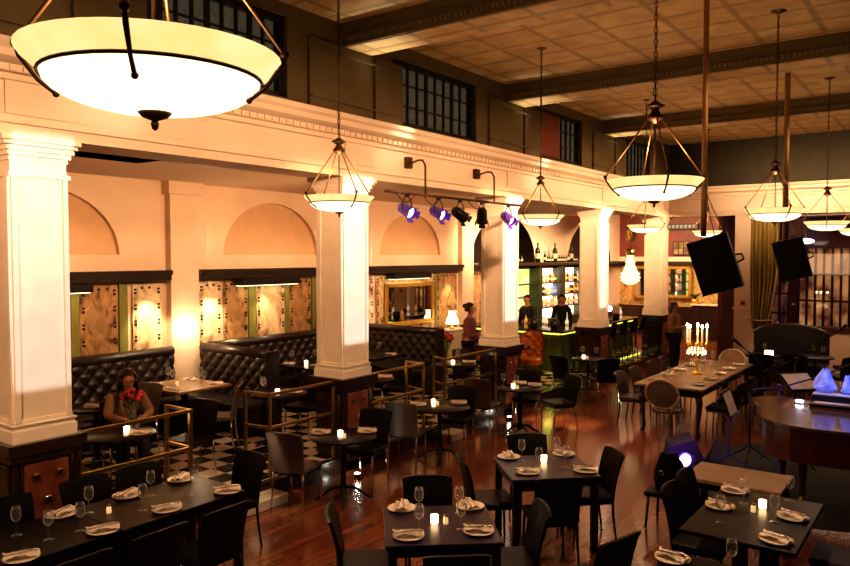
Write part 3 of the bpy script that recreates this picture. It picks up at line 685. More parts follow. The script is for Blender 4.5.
for x,y,w in ((-5.80,6.28,W1),(-6.0,8.42,W2),(-5.72,10.2,W3),(-6.2,13.95,'on the small round table before the fourth column')): VO.put((x,y,.75),0,'glowing tealight holder '+w,sc=.85); SH.put((x+.1,y-.04,.75),0,'salt shaker '+w)
glassset([(-5.62,10.12,'right'),(-5.86,10.14,'left')],.75,W3,'glasses on the round table before the third column')
glassset([(-6.3,14.12,'left'),(-6.0,14.12,'right')],.75,'on the small round table before the fourth column','glasses on the small round table')
def fc(x,y,tx,ty): return atan2(ty-y,tx-x)-pi/2
for pr_,x,y,t,l in ((chair_grey,-6.08,5.86,(-6.20,6.31),'grey backed chair with chrome legs nearest the camera at the first round table'),
 (chair_dark,-5.98,6.94,(-5.85,6.33),'dark chair between the second column and the first round table'),
 (chair_grey,-6.08,7.92,(-6.23,8.36),'grey backed chair with pale sheen right of the first round table'),
 (chair_dark,-6.0,9.0,(-5.85,8.36),'dark chair beyond the second round table'),
 (chair_grey,-6.24,10.12,(-6.34,10.6),'grey brown chair with chrome legs between second and third round tables'),
 (chair_dark,-5.28,10.92,(-5.66,10.32),'dark chair on the far side of the third round table'),
 (chair_dark,-5.92,11.0,(-5.66,10.32),'dark chair between the third column and third round table'),
 (chair_dark,-5.62,13.55,(-6.12,14.0),'dark chair on the hall side of the small round table'),
 (chair_dark,-6.30,13.42,(-6.12,14.0),'dark chair left of the small round table at the fourth column')):
    pr_.put((x,y,0),fc(x,y,*t),l,'chairs at the round hall tables')
# ------------------------------------------------------------------ platform tables
P=PZ
rt((-7.24,4.38),.38,P,'round table with roses behind the first railing','round tables on the platform')
rt((-7.60,7.0),.38,P,'round table with candle behind the second railing','round tables on the platform')
rt((-7.36,8.68),.36,P,'round table behind the railing right of the second column','round tables on the platform')
rt((-7.15,10.70),.38,P,'round table with candle behind the third railing','round tables on the platform')
rt((-7.45,13.4),.33,P,'small lime-lit round table before the green bar front','round tables on the platform')
rt((-8.75,5.0),.34,P,'round table in shadow beside the nearest column','round tables on the platform')
wp=['on the rose table behind the first railing','on the round table behind the second railing','on the round table right of the second column','on the round table behind the third railing']
for x,y,w in ((-7.2,4.45,wp[0]),(-7.55,6.92,wp[1]),(-7.40,8.62,wp[2]),(-7.15,10.62,wp[3])): VO.put((x,y,.75+P),0,'glowing tealight holder '+w,sc=.85)
for x,y,l,w in ((-7.03,4.50,'right',wp[0]),(-7.42,7.12,'right',wp[1]),(-7.2,8.82,'right',wp[2]),(-7.0,10.9,'right',wp[3]),(-8.72,4.95,'','on the shadowed round table beside the nearest column')): setting(x,y,.75+P,.6,l,w,'on the platform round tables')
glassset([(-7.78,6.86,'left'),(-7.66,6.78,'nearest')],.75+P,wp[1],'glasses behind the second railing'); glassset([(-7.2,10.85,'far')],.75+P,wp[3],'glass behind the third railing')
for pr_,x,y,t,l in ((chair_grey,-8.9,5.62,(-8.75,5.0),'brown chair in shadow left of the seated woman'),(chair_grey,-9.2,4.85,(-8.75,5.0),'brown chair just right of the nearest column'),
 (chair_dark,-7.42,5.40,(-7.18,4.45),'tall dark chair beside the seated woman, behind the roses'),(chair_grey,-8.17,6.42,(-9.17,5.5),'grey chair edge-on with chrome legs by the booth table'),
 (chair_dark,-7.75,7.62,(-7.60,7.0),'dark chair behind the second railing next to the second column'),(chair_dark,-7.6,9.6,(-7.28,8.95),'dark chair behind the railing gap right of second column'),(chair_dark,-7.45,11.35,(-7.15,10.7),'dark chair behind the third railing'),
 (chair_dark,-8.02,13.1,(-7.45,13.4),'dark chair in front of the green bar front')):
    pr_.put((x,y,P),fc(x,y,*t),l,'chairs on the platform')
# booth tables
def build_booth(mat):
    def f():
        r=thing('booth_table','x','table'); obj('table_top',MB().bbox(-.50,.50,-.45,.45,.715,.75,.005),mat,r)
        obj('pedestal',MB().bbox(-.04,.04,-.04,.04,.03,.715,.006),M['blackmetal'],r); obj('base_plate',MB().bbox(-.24,.24,-.24,.24,0,.03,.008),M['blackmetal'],r); return r
    return f
BT=Proto(build_booth(M['tabletan'])); BD=Proto(build_booth(M['tabletop']))
BT.put((-9.2,6.62,P),0,'bright lit rectangular table in the first tufted booth','booth tables'); BD.put((-9.15,9.2,P),0,'dark rectangular table left of the second column in its booth','booth tables'); BD.put((-9.12,10.7,P),0,'dark rectangular table right of the second column in its booth','booth tables')
zb=.75+P; W='on the lit table in the first booth'
for x,y,rz,l in ((-9.52,6.35,.3,'near wall side'),(-9.02,6.30,.4,'near hall side'),(-9.45,6.92,.2,'far wall side'),(-8.88,6.92,.9,'far hall side')): setting(x,y,zb,rz,l,W,'on the first booth table',plate=False)
glassset([(-9.56,6.6,'far left'),(-9.3,6.5,'centre left'),(-9.2,6.9,'rear centre'),(-8.85,6.7,'right')],zb,W,'glasses in the first booth'); SH.put((-9.28,6.55,zb),0,'salt shaker '+W); 
W='on the dark booth table left of the second column'
glassset([(-9.5,9.05,'left'),(-9.05,9.3,'right'),(-9.3,9.42,'rear')],zb,W,'glasses in the second booth'); VO.put((-9.2,9.1,zb),0,'glowing tealight holder '+W,sc=.85)
for x,y,l in ((-9.45,8.95,'left'),(-8.9,9.05,'right')): setting(x,y,zb,.3,l,W,'on the second booth table',plate=False)
W='on the dark booth table right of the second column'
glassset([(-9.3,10.8,'left'),(-9.1,10.95,'right')],zb,W,'glasses in the third booth'); VO.put((-9.15,10.5,zb),0,'glowing tealight holder '+W,sc=.85)
for x,y,l in ((-9.2,10.6,'left'),(-8.8,10.95,'right')): setting(x,y,zb,.5,l,W,'on the third booth table',plate=False)
# ------------------------------------------------------------------ tufted banquettes
def tufted(L,h,lab,endcaps=True,tw=.21,th=.36):
    """local: back lies in xz plane from x=0..L, front toward -y, seat to -y"""
    r=thing('banquette',lab,'banquette'); b=MB()
    nu=max(4,int(L/tw)); nv=max(2,int(h/th)); 
    def f(u,v):
        a=u*nu; c=v*nv; d1=abs(sin(pi*(a+c)/1.0*1)); d2=abs(sin(pi*(a-c)))
        puff=.045*(d1*d2)**.45
        y=-.16-puff+.05*(v>0)*v; z=.45+v*(h-.45)
        return (u*L,y,z)
    b.grid(f,min(nu*8,200),nv*12)
    obj('tufted_back',b,M['tuft'],r)
    t=MB(); t.tube([(0,-.1,h),(L,-.1,h)],.075,12); obj('top_roll',t,M['tuft'],r)
    obj('back_shell',MB().box(0,L,-.12,.0,0,h),M['tuft'],r)
    obj('seat_cushion',MB().bbox(.0,L,-.62,-.13,.33,.46,.03),M['tuft'],r); obj('plinth',MB().box(0,L,-.56,-.1,0,.33),M['black'],r)
    if endcaps:
        obj('end_panel',MB().bbox(L,L+.05,-.24,.03,0,h+.06,.015),M['tuft'],r)
    return r
def putb(r,loc,deg): r.location=loc; r.rotation_euler=(0,0,radians(deg))
# wall runs face +x: local -y -> +x  => rotate +90 ; x local -> +y
putb(tufted(3.77,1.15,'tufted black leather banquette along the wall of the first booth',False),(WX+.06,3.2,P),90)
putb(tufted(3.5,1.15,'tufted black leather banquette along the wall behind the second column',False),(WX+.06,7.70,P),90)
putb(tufted(1.62,1.15,'tufted banquette divider closing the first booth, seat toward the camera'),(WX+.15,7.66,P),0)
putb(tufted(1.85,1.15,'tufted banquette divider between second booth and gilt mirror'),(WX+.06,11.85,P),0)
# ------------------------------------------------------------------ brass railings
def railing(pts,lab,z=PZ,h=1.0,mid=.58,ends=()):
    r=thing('brass_railing',lab,'railing'); s=.018
    def bar(a,b,zz):
        a=Vector((*a,zz)); b=Vector((*b,zz)); d=(b-a); q=MB().bbox(-s,s,0,d.length,-s,s,.004)
        q.xf(Matrix.Translation(a)@Matrix.Rotation(atan2(d.y,d.x)-pi/2,4,'Z')); return q
    for a,b in zip(pts,pts[1:]):
        obj('top_rail',bar(a,b,z+h-.018),M['brass'],r); obj('mid_rail',bar(a,b,z+mid),M['brass'],r)
    for p_ in pts: obj('post',MB().bbox(p_[0]-.02,p_[0]+.02,p_[1]-.02,p_[1]+.02,z,z+h,.004),M['brass'],r)
railing([(-6.66,3.62),(-6.66,4.86),(-7.08,4.86)],'brass railing between nearest column and the first steps')
railing([(-7.04,5.93),(-6.66,5.98),(-6.66,7.08)],'brass railing between the first steps and second column')
railing([(-6.66,7.76),(-6.66,9.08),(-7.02,9.12)],'brass railing starting at the second column')
railing([(-6.98,9.80),(-6.66,9.66),(-6.66,11.26)],'brass railing ending at the third column')
# ================================================================== CHANDELIERS
def build_chandelier(R_):
    def f():
        r=thing('bowl_chandelier','x','chandelier'); dz=.50*R_/.385   # origin at rim plane
        rr=R_*.83; z1=-.07*R_/.385; zb=-.172*R_/.385
        prof=[(0,zb)]+[(rr*sin(t*pi/2/8),z1+(zb-z1)*cos(t*pi/2/8)) for t in range(1,9)]
        obj('bowl',MB().lathe(prof,40,close=False),M['bowl'],r)
        obj('bowl_rim',MB().lathe([(rr,z1),(R_*.93,z1*.5),(R_,-.006),(R_,0),(R_*.985,0),(R_*.97,-.02),(rr*.96,z1)],40,close=False),M['bowlrim'],r)
        obj('metal_ring',MB().tube([(rr*1.015*cos(2*pi*i/40),rr*1.015*sin(2*pi*i/40),z1) for i in range(41)],.0055,6),M['bronze'],r)
        obj('finial',MB().lathe([(0,zb-.05),(.008,zb-.045),(.012,zb-.03),(.008,zb-.022),(.035,zb-.012),(.05,zb+.004),(0,zb+.01)],16),M['bronze'],r)
        for k in range(4):
            a=2*pi*k/4; c,s_=cos(a),sin(a)
            st=obj('strap',MB().tube([(R_*1.03*c,R_*1.03*s_,.02),(R_*1.0*c,R_*1.0*s_,-.012),(rr*1.05*c,rr*1.05*s_,z1-.012),(rr*.90*c,rr*.90*s_,z1-.05*R_/.385)],[.007,.008,.006,.007],6).ball((rr*.89*c,rr*.89*s_,z1-.053*R_/.385),.010,8,6).ball((R_*1.03*c,R_*1.03*s_,.022),.014,8,6),M['bronze'],r)
            obj('rod',MB().tube([(R_*1.03*c,R_*1.03*s_,.02),(.045*c,.045*s_,dz)],.006,6),M['copper_rod'],r)
        obj('centre_rod',MB().tube([(0,0,zb+.01),(0,0,dz)],.006,6),M['bronze'],r)
        obj('hub',MB().lathe([(0,dz-.05),(.012,dz-.04),(.055,dz-.01),(.06,dz+.01),(.04,dz+.03),(.025,dz+.06),(.05,dz+.075),(.075,dz+.09),(.05,dz+.1),(.012,dz+.13),(0,dz+.13)],18),M['bronze'],r)
        ch=MB(); z=dz+.12; k=0; top=ZC-3.4-.04
        while z<top:
            e=min(z+.05,top); w_=.013
            if k%2: ch.tube([(w_,0,z+.006),(w_,0,e-.006),(0,0,e+.006),(-w_,0,e-.006),(-w_,0,z+.006),(0,0,z-.006),(w_,0,z+.006)],.0035,5,caps=False)
            else: ch.tube([(0,w_,z+.006),(0,w_,e-.006),(0,0,e+.006),(0,-w_,e-.006),(0,-w_,z+.006),(0,0,z-.006),(0,w_,z+.006)],.0035,5,caps=False)
            z+=.046; k+=1
        ch.tube([(0,0,dz+.1),(.004,0,top)],.004,5)
        obj('chain',ch,M['bronze'],r)
        obj('ceiling_rose',MB().lathe([(0,top-.01),(.03,top),(.09,top+.025),(.1,top+.04),(0,top+.04)],20),M['bronze'],r)
        return r
    return f
cb=Proto(build_chandelier(.354)); cs=Proto(build_chandelier(.343))
for y,l,a in ((1.25,'huge alabaster bowl chandelier nearest the camera, top left',radians(46)),(5.5,'large alabaster bowl chandelier in front of the end of the colonnade',radians(34)),(9.85,'alabaster bowl chandelier between the two hanging speakers',radians(38)),(14.05,'alabaster bowl chandelier right of the second hanging speaker',radians(8)),(18.2,'alabaster bowl chandelier cut by the right edge',.2)):
    cb.put((-1.89+(.022 if y<2 else 0),y+(.007 if y<2 else 0),3.41),a,l,'bowl chandeliers')
for y,l,a in ((5.37,'small bowl chandelier hanging before the second column',radians(70)),(9.62,'small bowl chandelier hanging beside the third column',radians(74)),(13.95,'small bowl chandelier half hidden under the large one',.3),(18.15,'small bowl chandelier behind the nearer hanging speaker',.2)):
    cs.put((-4.96,y,3.42),a,l,'bowl chandeliers')
# ------------------------------------------------------------------ stage light track
tr=thing('lighting_track','steel lighting track bracketed off the cream entablature','lighting track',(-5.95,0,3.66))
obj('bar',MB().tube([(0,7.3,0),(0,10.85,0)],.018,8),M['bronze'],tr)
for y in (8.16,9.98):
    obj('bracket',MB().tube([(-.47,y+.26,.48),(-.2,y+.1,.50),(-.06,y+.02,.48),(0,y,.40),(0,y,0)],.014,8),M['bronze'],tr)
    obj('wall_box',MB().bbox(-.53,-.45,y+.20,y+.32,.42,.58,.01),M['bronze'],tr)
c=MB()
for a,b_ in ((7.5,7.9),(8.1,8.5),(9.2,9.7)): c.tube([(0.02,a+(b_-a)*t/8,-.02-.10*sin(pi*t/8)) for t in range(9)],.006,5)
obj('cable',c,M['blackmetal'],tr)
def spotlight(lit,y,d,lab):
    r=thing('stage_spotlight',lab,'stage light',(-5.95,y,3.43),0,'stage lights on the track'); mt=M['purplecan'] if lit else M['blackmetal']
    R90=Matrix.Rotation(pi/2,4,'X')
    can=obj('can',MB().lathe([(0,-.14),(.05,-.14),(.075,-.1),(.08,.06),(.088,.065),(.088,.1),(.08,.1),(.072,.05),(.0,.045)],18).xf(R90),mt,r)
    can.rotation_euler=Vector(d).to_track_quat('-Y','Z').to_euler()
    obj('lens',MB().lathe([(0,.052),(.071,.056)],18,close=False).xf(R90),M['purpleglow'] if lit else M['black'],can)
    for a in range(4):
        obj('barn_door',MB().box(-.05,.05,-.003,.003,0,.045).xf(R90@Matrix.Rotation(radians(90*a),4,'Z')@Matrix.Translation((0,.085,.1))@Matrix.Rotation(radians(-25),4,'X')),mt,can)
    obj('clamp',MB().bbox(-.025,.025,-.03,.03,.19,.212,.004),M['blackmetal'],r); obj('yoke',MB().tube([(0,-.10,0),(0,-.10,.1),(0,-.05,.17),(0,0,.19),(0,.05,.17),(0,.10,.1),(0,.10,0)],.008,6),M['blackmetal'],r)
    return r
spotlight(1,7.75,(.85,-.12,-.45),'violet lit stage light first from the left on the track'); spotlight(1,8.47,(.87,-.08,-.42),'violet lit stage light second from the left')
spotlight(0,9.02,(.35,.85,-.55),'unlit black stage light third on the track'); spotlight(0,9.62,(-.3,.45,-.75),'unlit black stage light fourth on the track'); spotlight(1,10.42,(.8,-.15,-.55),'violet lit stage light at the far end beside the third column')
# ------------------------------------------------------------------ hanging speakers and poles
def speaker(loc,rz,roll,tilt,lab):
    r=thing('hanging_speaker',lab,'speaker',loc); r.rotation_euler=(Matrix.Rotation(rz,3,'Z')@Matrix.Rotation(tilt,3,'X')@Matrix.Rotation(roll,3,'Y')).to_euler()
    w,h,d=.225,.315,.17
    obj('case',MB().prism([(-w,-d),(w,-d),(w*.8,d),(-w*.8,d)],-h,h),M['speakerside'],r)
    obj('grille',MB().bbox(-w+.004,w-.004,-d-.014,-d-.001,-h+.004,h-.004,.006),M['speaker'],r)
    obj('handle',MB().tube([(w*.86,.0,.05),(w*1.25,.0,.03),(w*1.25,.02,-.03),(w*.86,.02,-.05)],.012,6),M['blackmetal'],r)
    return r
speaker((-2.28,8.78,2.75),radians(4),radians(-17),radians(4),'large black loudspeaker hanging tilted from the nearer brass pole')
speaker((-2.17,12.75,2.79),radians(4),radians(-14),radians(4),'black loudspeaker hanging tilted before the olive curtain')
for (x,y),z,l,rr in (((-2.41,8.68),3.06,'long brass painted pole holding the nearer hanging speaker',.032),((-2.34,13.0),3.08,'brass painted pole holding the speaker before the curtain',.042)):
    r=thing('hanging_pole',l,'pole',(x,y,z)); obj('pole',MB().tube([(0,0,0),(0,0,ZC-z)],rr,12),M['pole'],r); obj('flange',MB().lathe([(0,ZC-z-.03),(.09,ZC-z-.03),(.1,ZC-z)],16),M['pole'],r)
    c=MB().tube([(.02,0,.5),(.1,.02,.3),(.24,.05,.02),(.3,.06,-.2)],.005,5); c.tube([(.02,0,.5),(.05,.1,.2),(.1,.12,-.02)],.005,5); obj('cable',c,M['blackmetal'],r)
# ------------------------------------------------------------------ bar
by=15.05; bx=-7.2
br=thing('bar_counter','L shaped bar with dark top over lime glow and green panels','bar',(0,0,0))
obj('counter_top',MB().bbox(-9.9,bx+.05,by-.05,by+.6,1.10,1.15,.01).bbox(bx-.6,bx+.05,by+.62,19.8,1.10,1.15,.01),M['mahog'],br)
obj('green_front',MB().box(-9.85,bx-.1,by+.12,by+.5,PZ,1.1).box(bx-.5,bx-.1,by+.5,19.7,PZ,1.1),M['green'],br)
p=MB(); x=-9.8
while x<bx-.2: obj('panel_stile',MB().bbox(x,x+.08,by+.09,by+.13,PZ,1.0,.004),M['green'],br); x+=.55
p.box(-9.85,bx-.1,by+.095,by+.13,PZ,PZ+.12).box(-9.85,bx-.1,by+.095,by+.13,.93,1.0); y=by+.3
while y<19.6: obj('panel_stile',MB().bbox(bx-.12,bx-.07,y,y+.08,PZ,1.0,.004),M['green'],br); y+=.55
obj('panel_rail',p,M['green'],br)
obj('lime_strip_light',MB().box(-9.85,bx-.1,by+.05,by+.09,1.05,1.095).box(bx-.09,bx-.05,by+.1,19.7,1.05,1.095),M['limeglow'],br)
S('floor_bar',MB().box(-9.9,-6.62,12.4,by+.1,PZ-.02,PZ+.004),M['checker'],'lime-lit checkered tiles before the green bar front','floor')
S('trim_floor_glow',MB().box(-7.05,-7.03,16.2,19.5,PZ-.02,PZ+.01),M['limeglow'],'lime glow line added for the lime-lit tiles by the bar','glow line')  # glowing line added in place of lime light on the tiles
def build_stool():
    r=thing('bar_stool','x','bar stool')
    obj('seat',MB().lathe([(0,.70),(.17,.70),(.19,.72),(.185,.75),(0,.765)],18),M['blackleather'],r)
    def f(k): return lambda u,v:((.17+k)*sin((u-.5)*2.2),-(.17+k)*cos((u-.5)*2.2)-.02*v,.74+v*(.30-.12*abs(2*u-1)**3))
    b=MB(); b.grid(f(0),10,6); b.grid(lambda u,v:f(.03)(1-u,v),10,6); obj('backrest',b,M['blackleather'],r)
    for sx in (-1,1):
        for sy in (-1,1): obj('leg',MB().tube([(sx*.12,sy*.12,.70),(sx*.18,sy*.18,0)],.016,6),M['mahog'],r)
    obj('footrest',MB().tube([(.155*cos(i*pi/8)*1.41,.155*sin(i*pi/8)*1.41,.28) for i in range(17)],.009,6),M['brass'],r); return r
bs=Proto(build_stool)
for i,(y,l) in enumerate(((16.75,'first bar stool beyond the fourth column'),(17.45,'second bar stool beyond the fourth column'),(18.15,'third bar stool beyond the fourth column'),(18.85,'fourth bar stool, just before the fifth column'))):
    bs.put((-6.84,y,PZ),pi/2*0+radians(90),l,'bar stools along the counter')
# back bar
bb=thing('bottle_shelves','dark back bar with backlit bottle shelves between the columns','shelves',(0,0,0))
obj('ledge',MB().bbox(WX+.02,WX+.45,16.2,25.0,2.54,2.63,.01),M['shelfdark'],bb)
f=MB()
for y in (19.06,20.55,22.05,23.5): f.bbox(WX+.01,WX+.36,y-.1,y+.1,PZ,2.54,.01)
f.box(WX+.01,WX+.40,16.6,23.6,PZ,1.0); obj('frame',f,M['green'],bb)
f=MB()
for z in (1.30,1.66,2.02): f.bbox(WX+.03,WX+.34,17.2,23.4,z-.015,z+.015,.004)
obj('shelf_board',f,M['shelfdark'],bb); obj('backlight',MB().box(WX+.012,WX+.02,19.2,23.4,1.0,2.5),M['barglow'],bb); obj('lime_panel',MB().box(WX+.012,WX+.03,17.6,18.95,1.0,2.5),M['limeback'],bb)
def build_bottle(h,rad,mat,lab=True):
    def f():
        r=thing('bottle','x','bottle')
        obj('glass_body',MB().lathe([(0,0),(rad,0),(rad,h*.6),(rad*.85,h*.68),(rad*.32,h*.78),(rad*.3,h*.95),(rad*.36,h*.955),(rad*.36,h),(0,h)],12),mat,r)
        obj('paper_label',MB().lathe([(rad*1.02,h*.2),(rad*1.02,h*.45)],12,close=False),M['label'],r); return r
    return f
bm={'dark':Proto(build_bottle(.33,.042,M['winecolor'])),'mag':Proto(build_bottle(.56,.075,M['winecolor'])),'amber':Proto(build_bottle(.29,.042,M['amberglass'])),'clear':Proto(build_bottle(.30,.04,M['clearspirit'])),'blue':Proto(build_bottle(.31,.045,M['bluespirit'])),'small':Proto(build_bottle(.22,.034,M['winecolor']))}
zt=2.632; lc={}
for y,k in ((17.9,'small'),(18.1,'small'),(19.05,'mag'),(19.5,'dark'),(19.68,'small'),(19.8,'small'),(19.98,'small'),(20.15,'mag'),(20.3,'small'),(20.45,'small'),(20.6,'small'),(20.75,'small'),(20.92,'small'),(21.1,'dark'),(21.26,'mag'),(21.42,'small'),(21.55,'small'),(21.7,'small'),(23.1,'small'),(23.35,'mag'),(23.6,'dark'),(23.8,'small')):
    lc[k]=lc.get(k,0)+1; nth=('first','second','third','fourth','fifth')[min(lc[k]-1,4)]
    bm[k].put((WX+.25,y,zt),0,{'mag':nth+' large dark wine bottle from the left on the ledge over the bar','dark':nth+' mid-size dark wine bottle from the left on the ledge over the bar','small':'small dark bottle on the ledge above the bar shelves'}[k],'bottles on the ledge over the bar, '+k)
rb=random.Random(5)
for zi,z in enumerate((1.317,1.677,2.037)):
    y=19.28
    while y<22.9:
        if all(abs(y-q)>.16 for q in (20.55,22.05)):
            k=rb.choice(['amber','clear','dark','amber','clear']); 
            if zi==1 and 20.1<y<20.32: k='blue'
            lab={'amber':'amber','clear':'pale clear','dark':'dark','blue':'bright blue'}[k]+' spirit bottle on the '+('lowest','middle','top')[zi]+' backlit bar shelf'
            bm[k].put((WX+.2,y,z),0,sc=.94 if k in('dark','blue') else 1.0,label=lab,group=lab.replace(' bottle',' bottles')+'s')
        y+=.112+rb.random()*.02
ms=thing('coffee_machine','bright machine on the bar counter beyond the fourth column','machine',(-7.42,18.3,1.15))
obj('body',MB().bbox(-.18,.18,-.25,.25,.0,.38,.02),M['chrome'],ms); obj('lamp_panel',MB().lathe([(0,.0),(.07,.0)],16,close=False).xf(Matrix.Translation((.10,-.252,.32))@Matrix.Rotation(pi/2,4,'X')),M['floorlamp_glow'],ms); obj('cup_rail',MB().tube([(-.17,-.24,.42),(.17,-.24,.42),(.17,.24,.42)],.008,6),M['chrome'],ms)
for x,y,l in ((-8.05,15.3,'dark ice bucket on the near bar counter, left'),(-7.5,15.25,'dark ice bucket on the near bar counter beside the fourth column')):
    t=thing('ice_bucket',l,'bucket',(x,y,1.15)); obj('bucket_body',MB().lathe([(0,0),(.08,0),(.11,.2),(.1,.2),(.07,.01)],16),M['blackmetal'],t); obj('handle',MB().tube([(.105*cos(i*pi/8),0,.18+.08*sin(i*pi/8)) for i in range(9)],.006,5),M['chrome'],t)
for i,(x,y,k) in enumerate(((-8.25,15.3,'amber'),(-7.85,15.42,'clear'),(-7.72,15.3,'clear'),(-7.62,15.52,'dark'),(-7.28,15.45,'clear'),(-7.45,16.6,'clear'),(-7.5,16.9,'amber'),(-7.4,19.0,'clear'))):
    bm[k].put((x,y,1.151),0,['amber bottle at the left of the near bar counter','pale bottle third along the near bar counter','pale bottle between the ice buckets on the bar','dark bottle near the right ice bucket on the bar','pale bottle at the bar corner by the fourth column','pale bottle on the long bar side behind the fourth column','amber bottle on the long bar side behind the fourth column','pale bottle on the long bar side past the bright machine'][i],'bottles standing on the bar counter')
# tufted orange chairs
def build_orange():
    r=thing('tufted_chair','x','chair')
    def f(u,v):
        a=u*6; c=v*6; puff=.05*(abs(sin(pi*(a+c)/2))*abs(sin(pi*(a-c)/2)))**.45; t=(u-.5)*2.2
        return ((.30)*sin(t),-.28*cos(t)+(puff),.42+v*(.62-.10*abs(2*u-1)**3))
    b=MB(); b.grid(f,36,36); b.grid(lambda u,v:(.33*sin((.5-u)*2.2),-.31*cos((.5-u)*2.2)-.0,.30+v*(.75-.10*abs(2*u-1)**3)),16,8); obj('tufted_back',b,M['orange'],r)
    obj('seat',MB().bbox(-.26,.26,-.22,.28,.28,.45,.03),M['orange'],r)
    for sx in(-1,1):
        for sy in(-1,1): obj('leg',MB().tube([(sx*.2,sy*.2,.3),(sx*.22,sy*.22,0)],[.022,.014],6),M['mahog'],r)
    return r
oc=Proto(build_orange); oc.put((-7.62,14.35,PZ),radians(190),'buttoned orange leather chair before the green bar front','orange tufted chairs',sc=.92); oc.put((-8.75,13.7,PZ),radians(190),'buttoned orange leather chair behind the standing waiter','orange tufted chairs')
# mirror, console lamp and flowers
mr=thing('gilt_mirror','gilt framed mirror on the arcade wall above the booths','mirror',(WX+.05,12.35,1.28))
f=MB(); W_,H_=1.8,.95
for a in ((0,W_,0,.09),(0,W_,H_-.09,H_),(0,.09,0,H_),(W_-.09,W_,0,H_)): f.bbox(0,.05,*a,.012)
f.bbox(.03,.07,.02,W_-.02,-.01,.05,.01); obj('frame',f,M['gold'],mr); obj('mirror_glass',MB().box(.01,.02,.06,W_-.06,.06,H_-.06),M['mirror'],mr)
cn=thing('console_table','white lit console under the table lamp','console',(-9.78,14.45,PZ)); obj('table_top',MB().bbox(-.22,.22,-.45,.45,.86,.90,.008),M['cloth_white'],cn); obj('front_panel',MB().box(-.2,.2,-.42,.42,.0,.86),M['cloth_white'],cn)
lp=thing('table_lamp','glowing cream table lamp on the console by the mirror','lamp',(-9.75,14.45,PZ+.90)); obj('base',MB().lathe([(0,0),(.07,0),(.03,.03),(.025,.12),(.015,.15),(0,.15)],14),M['brass'],lp); obj('lamp_shade',MB().lathe([(.16,.12),(.13,.25),(.09,.33),(.085,.38),(.10,.42),(.0,.42)],20,close=False),M['shade'],lp)
def bouquet(loc,name,lab,hh,rose,nr,spread,seed,vase='glass'):
    r=thing(name,lab,'flowers',loc); rn=random.Random(seed); b=MB(); g=MB()
    for i in range(nr):
        a=rn.random()*2*pi; d=spread*sqrt(rn.random()); p=(d*cos(a),d*sin(a),hh+rn.random()*.08-d*.4)
        b.ball(p,.032,8,6,(1,1,.85)); b.ball((p[0],p[1],p[2]+.012),.022,7,5); g.tube([(0,0,.05),(p[0]*.5,p[1]*.5,hh*.5),p],.004,5)
        g.ball((p[0]*.8,p[1]*.8,p[2]-.07),.022,6,4,(1,.5,1.2))
    obj('blossom',b,rose,r); obj('stem',g,M['plant'],r)
    obj('vase',MB().lathe([(0,0),(.055,0),(.075,.05),(.04,.16),(.05,.22),(.047,.22),(.037,.16),(.07,.05),(0,.01)],20),M['glass'],r); return r
bouquet((-7.30,4.58,PZ+.75),'rose_vase','glass vase of red roses on the table behind the first railing',.36,M['rose'],16,.11,3)
bouquet((-9.55,13.72,PZ+.0),'flower_bouquet','pink red flower arrangement standing beside the white console',.85,M['rose'],40,.26,5)
# ------------------------------------------------------------------ far room furnishing
def framed(x0,x1,z0,z1,lab):
    r=thing('gilt_mirror',lab,'mirror',(x0,25.84,z0)); w_=x1-x0; h_=z1-z0; f=MB()
    for a in ((0,w_,0,.1),(0,w_,h_-.1,h_),(0,.1,0,h_),(w_-.1,w_,0,h_)): f.bbox(a[0],a[1],0,.05,a[2],a[3],.012)
    obj('frame',f,M['gold'],r); obj('mirror_glass',MB().box(.07,w_-.07,.02,.03,.07,h_-.07),M['mirror'],r)
framed(-9.6,-8.6,1.3,2.45,'gilt mirror on the far wall left of the fifth column'); framed(-8.45,-7.55,1.35,2.45,'gilt mirror on the far wall right of the fifth column')
lw=thing('window_7','small lit window high on the red-brown far wall','window',(-8.2,25.85,2.86),kind='structure'); f=MB()
for k in range(4): f.box(k*.18-.015,k*.18+.015,0,.04,0,.46)
for k in range(3): f.box(0,.54,0,.04,k*.22-.015,k*.22+.015)
obj('frame',f,M['doorwood'],lw,'structure'); obj('pane',MB().box(0,.54,.03,.04,0,.44),M['warmpane'],lw,'structure')
gr=thing('ceiling_grille','dark grille high on the far wall','vent',(-8.7,25.8,3.72)); obj('frame',MB().bbox(0,1.35,0,.06,0,.2,.01),M['black'],gr); q=MB()
for k in range(9): q.box(.06+k*.14,.14+k*.14,-.01,0,.05,.15)
obj('slat',q,M['mahog'],gr)
sb=thing('sideboard','white topped dark sideboard against the far wall','sideboard',(-6.85,25.5,0)); obj('cabinet',MB().bbox(-.5,.5,-.25,.3,0,1.15,.01),M['mahog'],sb); obj('top',MB().bbox(-.55,.55,-.3,.33,1.15,1.2,.008),M['cloth_white'],sb)
pp=thing('potted_plant','green potted plant below the far gilt mirror','plant',(-7.3,25.4,1.2)); obj('pot',MB().lathe([(0,0),(.09,0),(.12,.15),(.1,.15),(0,.14)],14),M['gold'],pp); q=MB()
for k in range(26):
    a=k*2.4; l_=.14+.12*((k*7)%5)/5; q.tube([(0,0,.14),(l_*.5*cos(a),l_*.5*sin(a),.3),(l_*cos(a),l_*sin(a),.34-.04*(k%3))],[.004,.02,.003],4)
obj('foliage',q,M['plant'],pp,'stuff')
cr=thing('crystal_pendant','glowing pear shaped crystal pendant between fourth and fifth columns','pendant lamp',(-7.07,18.8,2.06))
obj('bulb_body',MB().lathe([(0,0),(.12,.02),(.2,.09),(.235,.2),(.215,.31),(.14,.45),(.10,.62),(.08,.72),(.1,.78),(0,.8)],20),M['frost'],cr); q=MB()
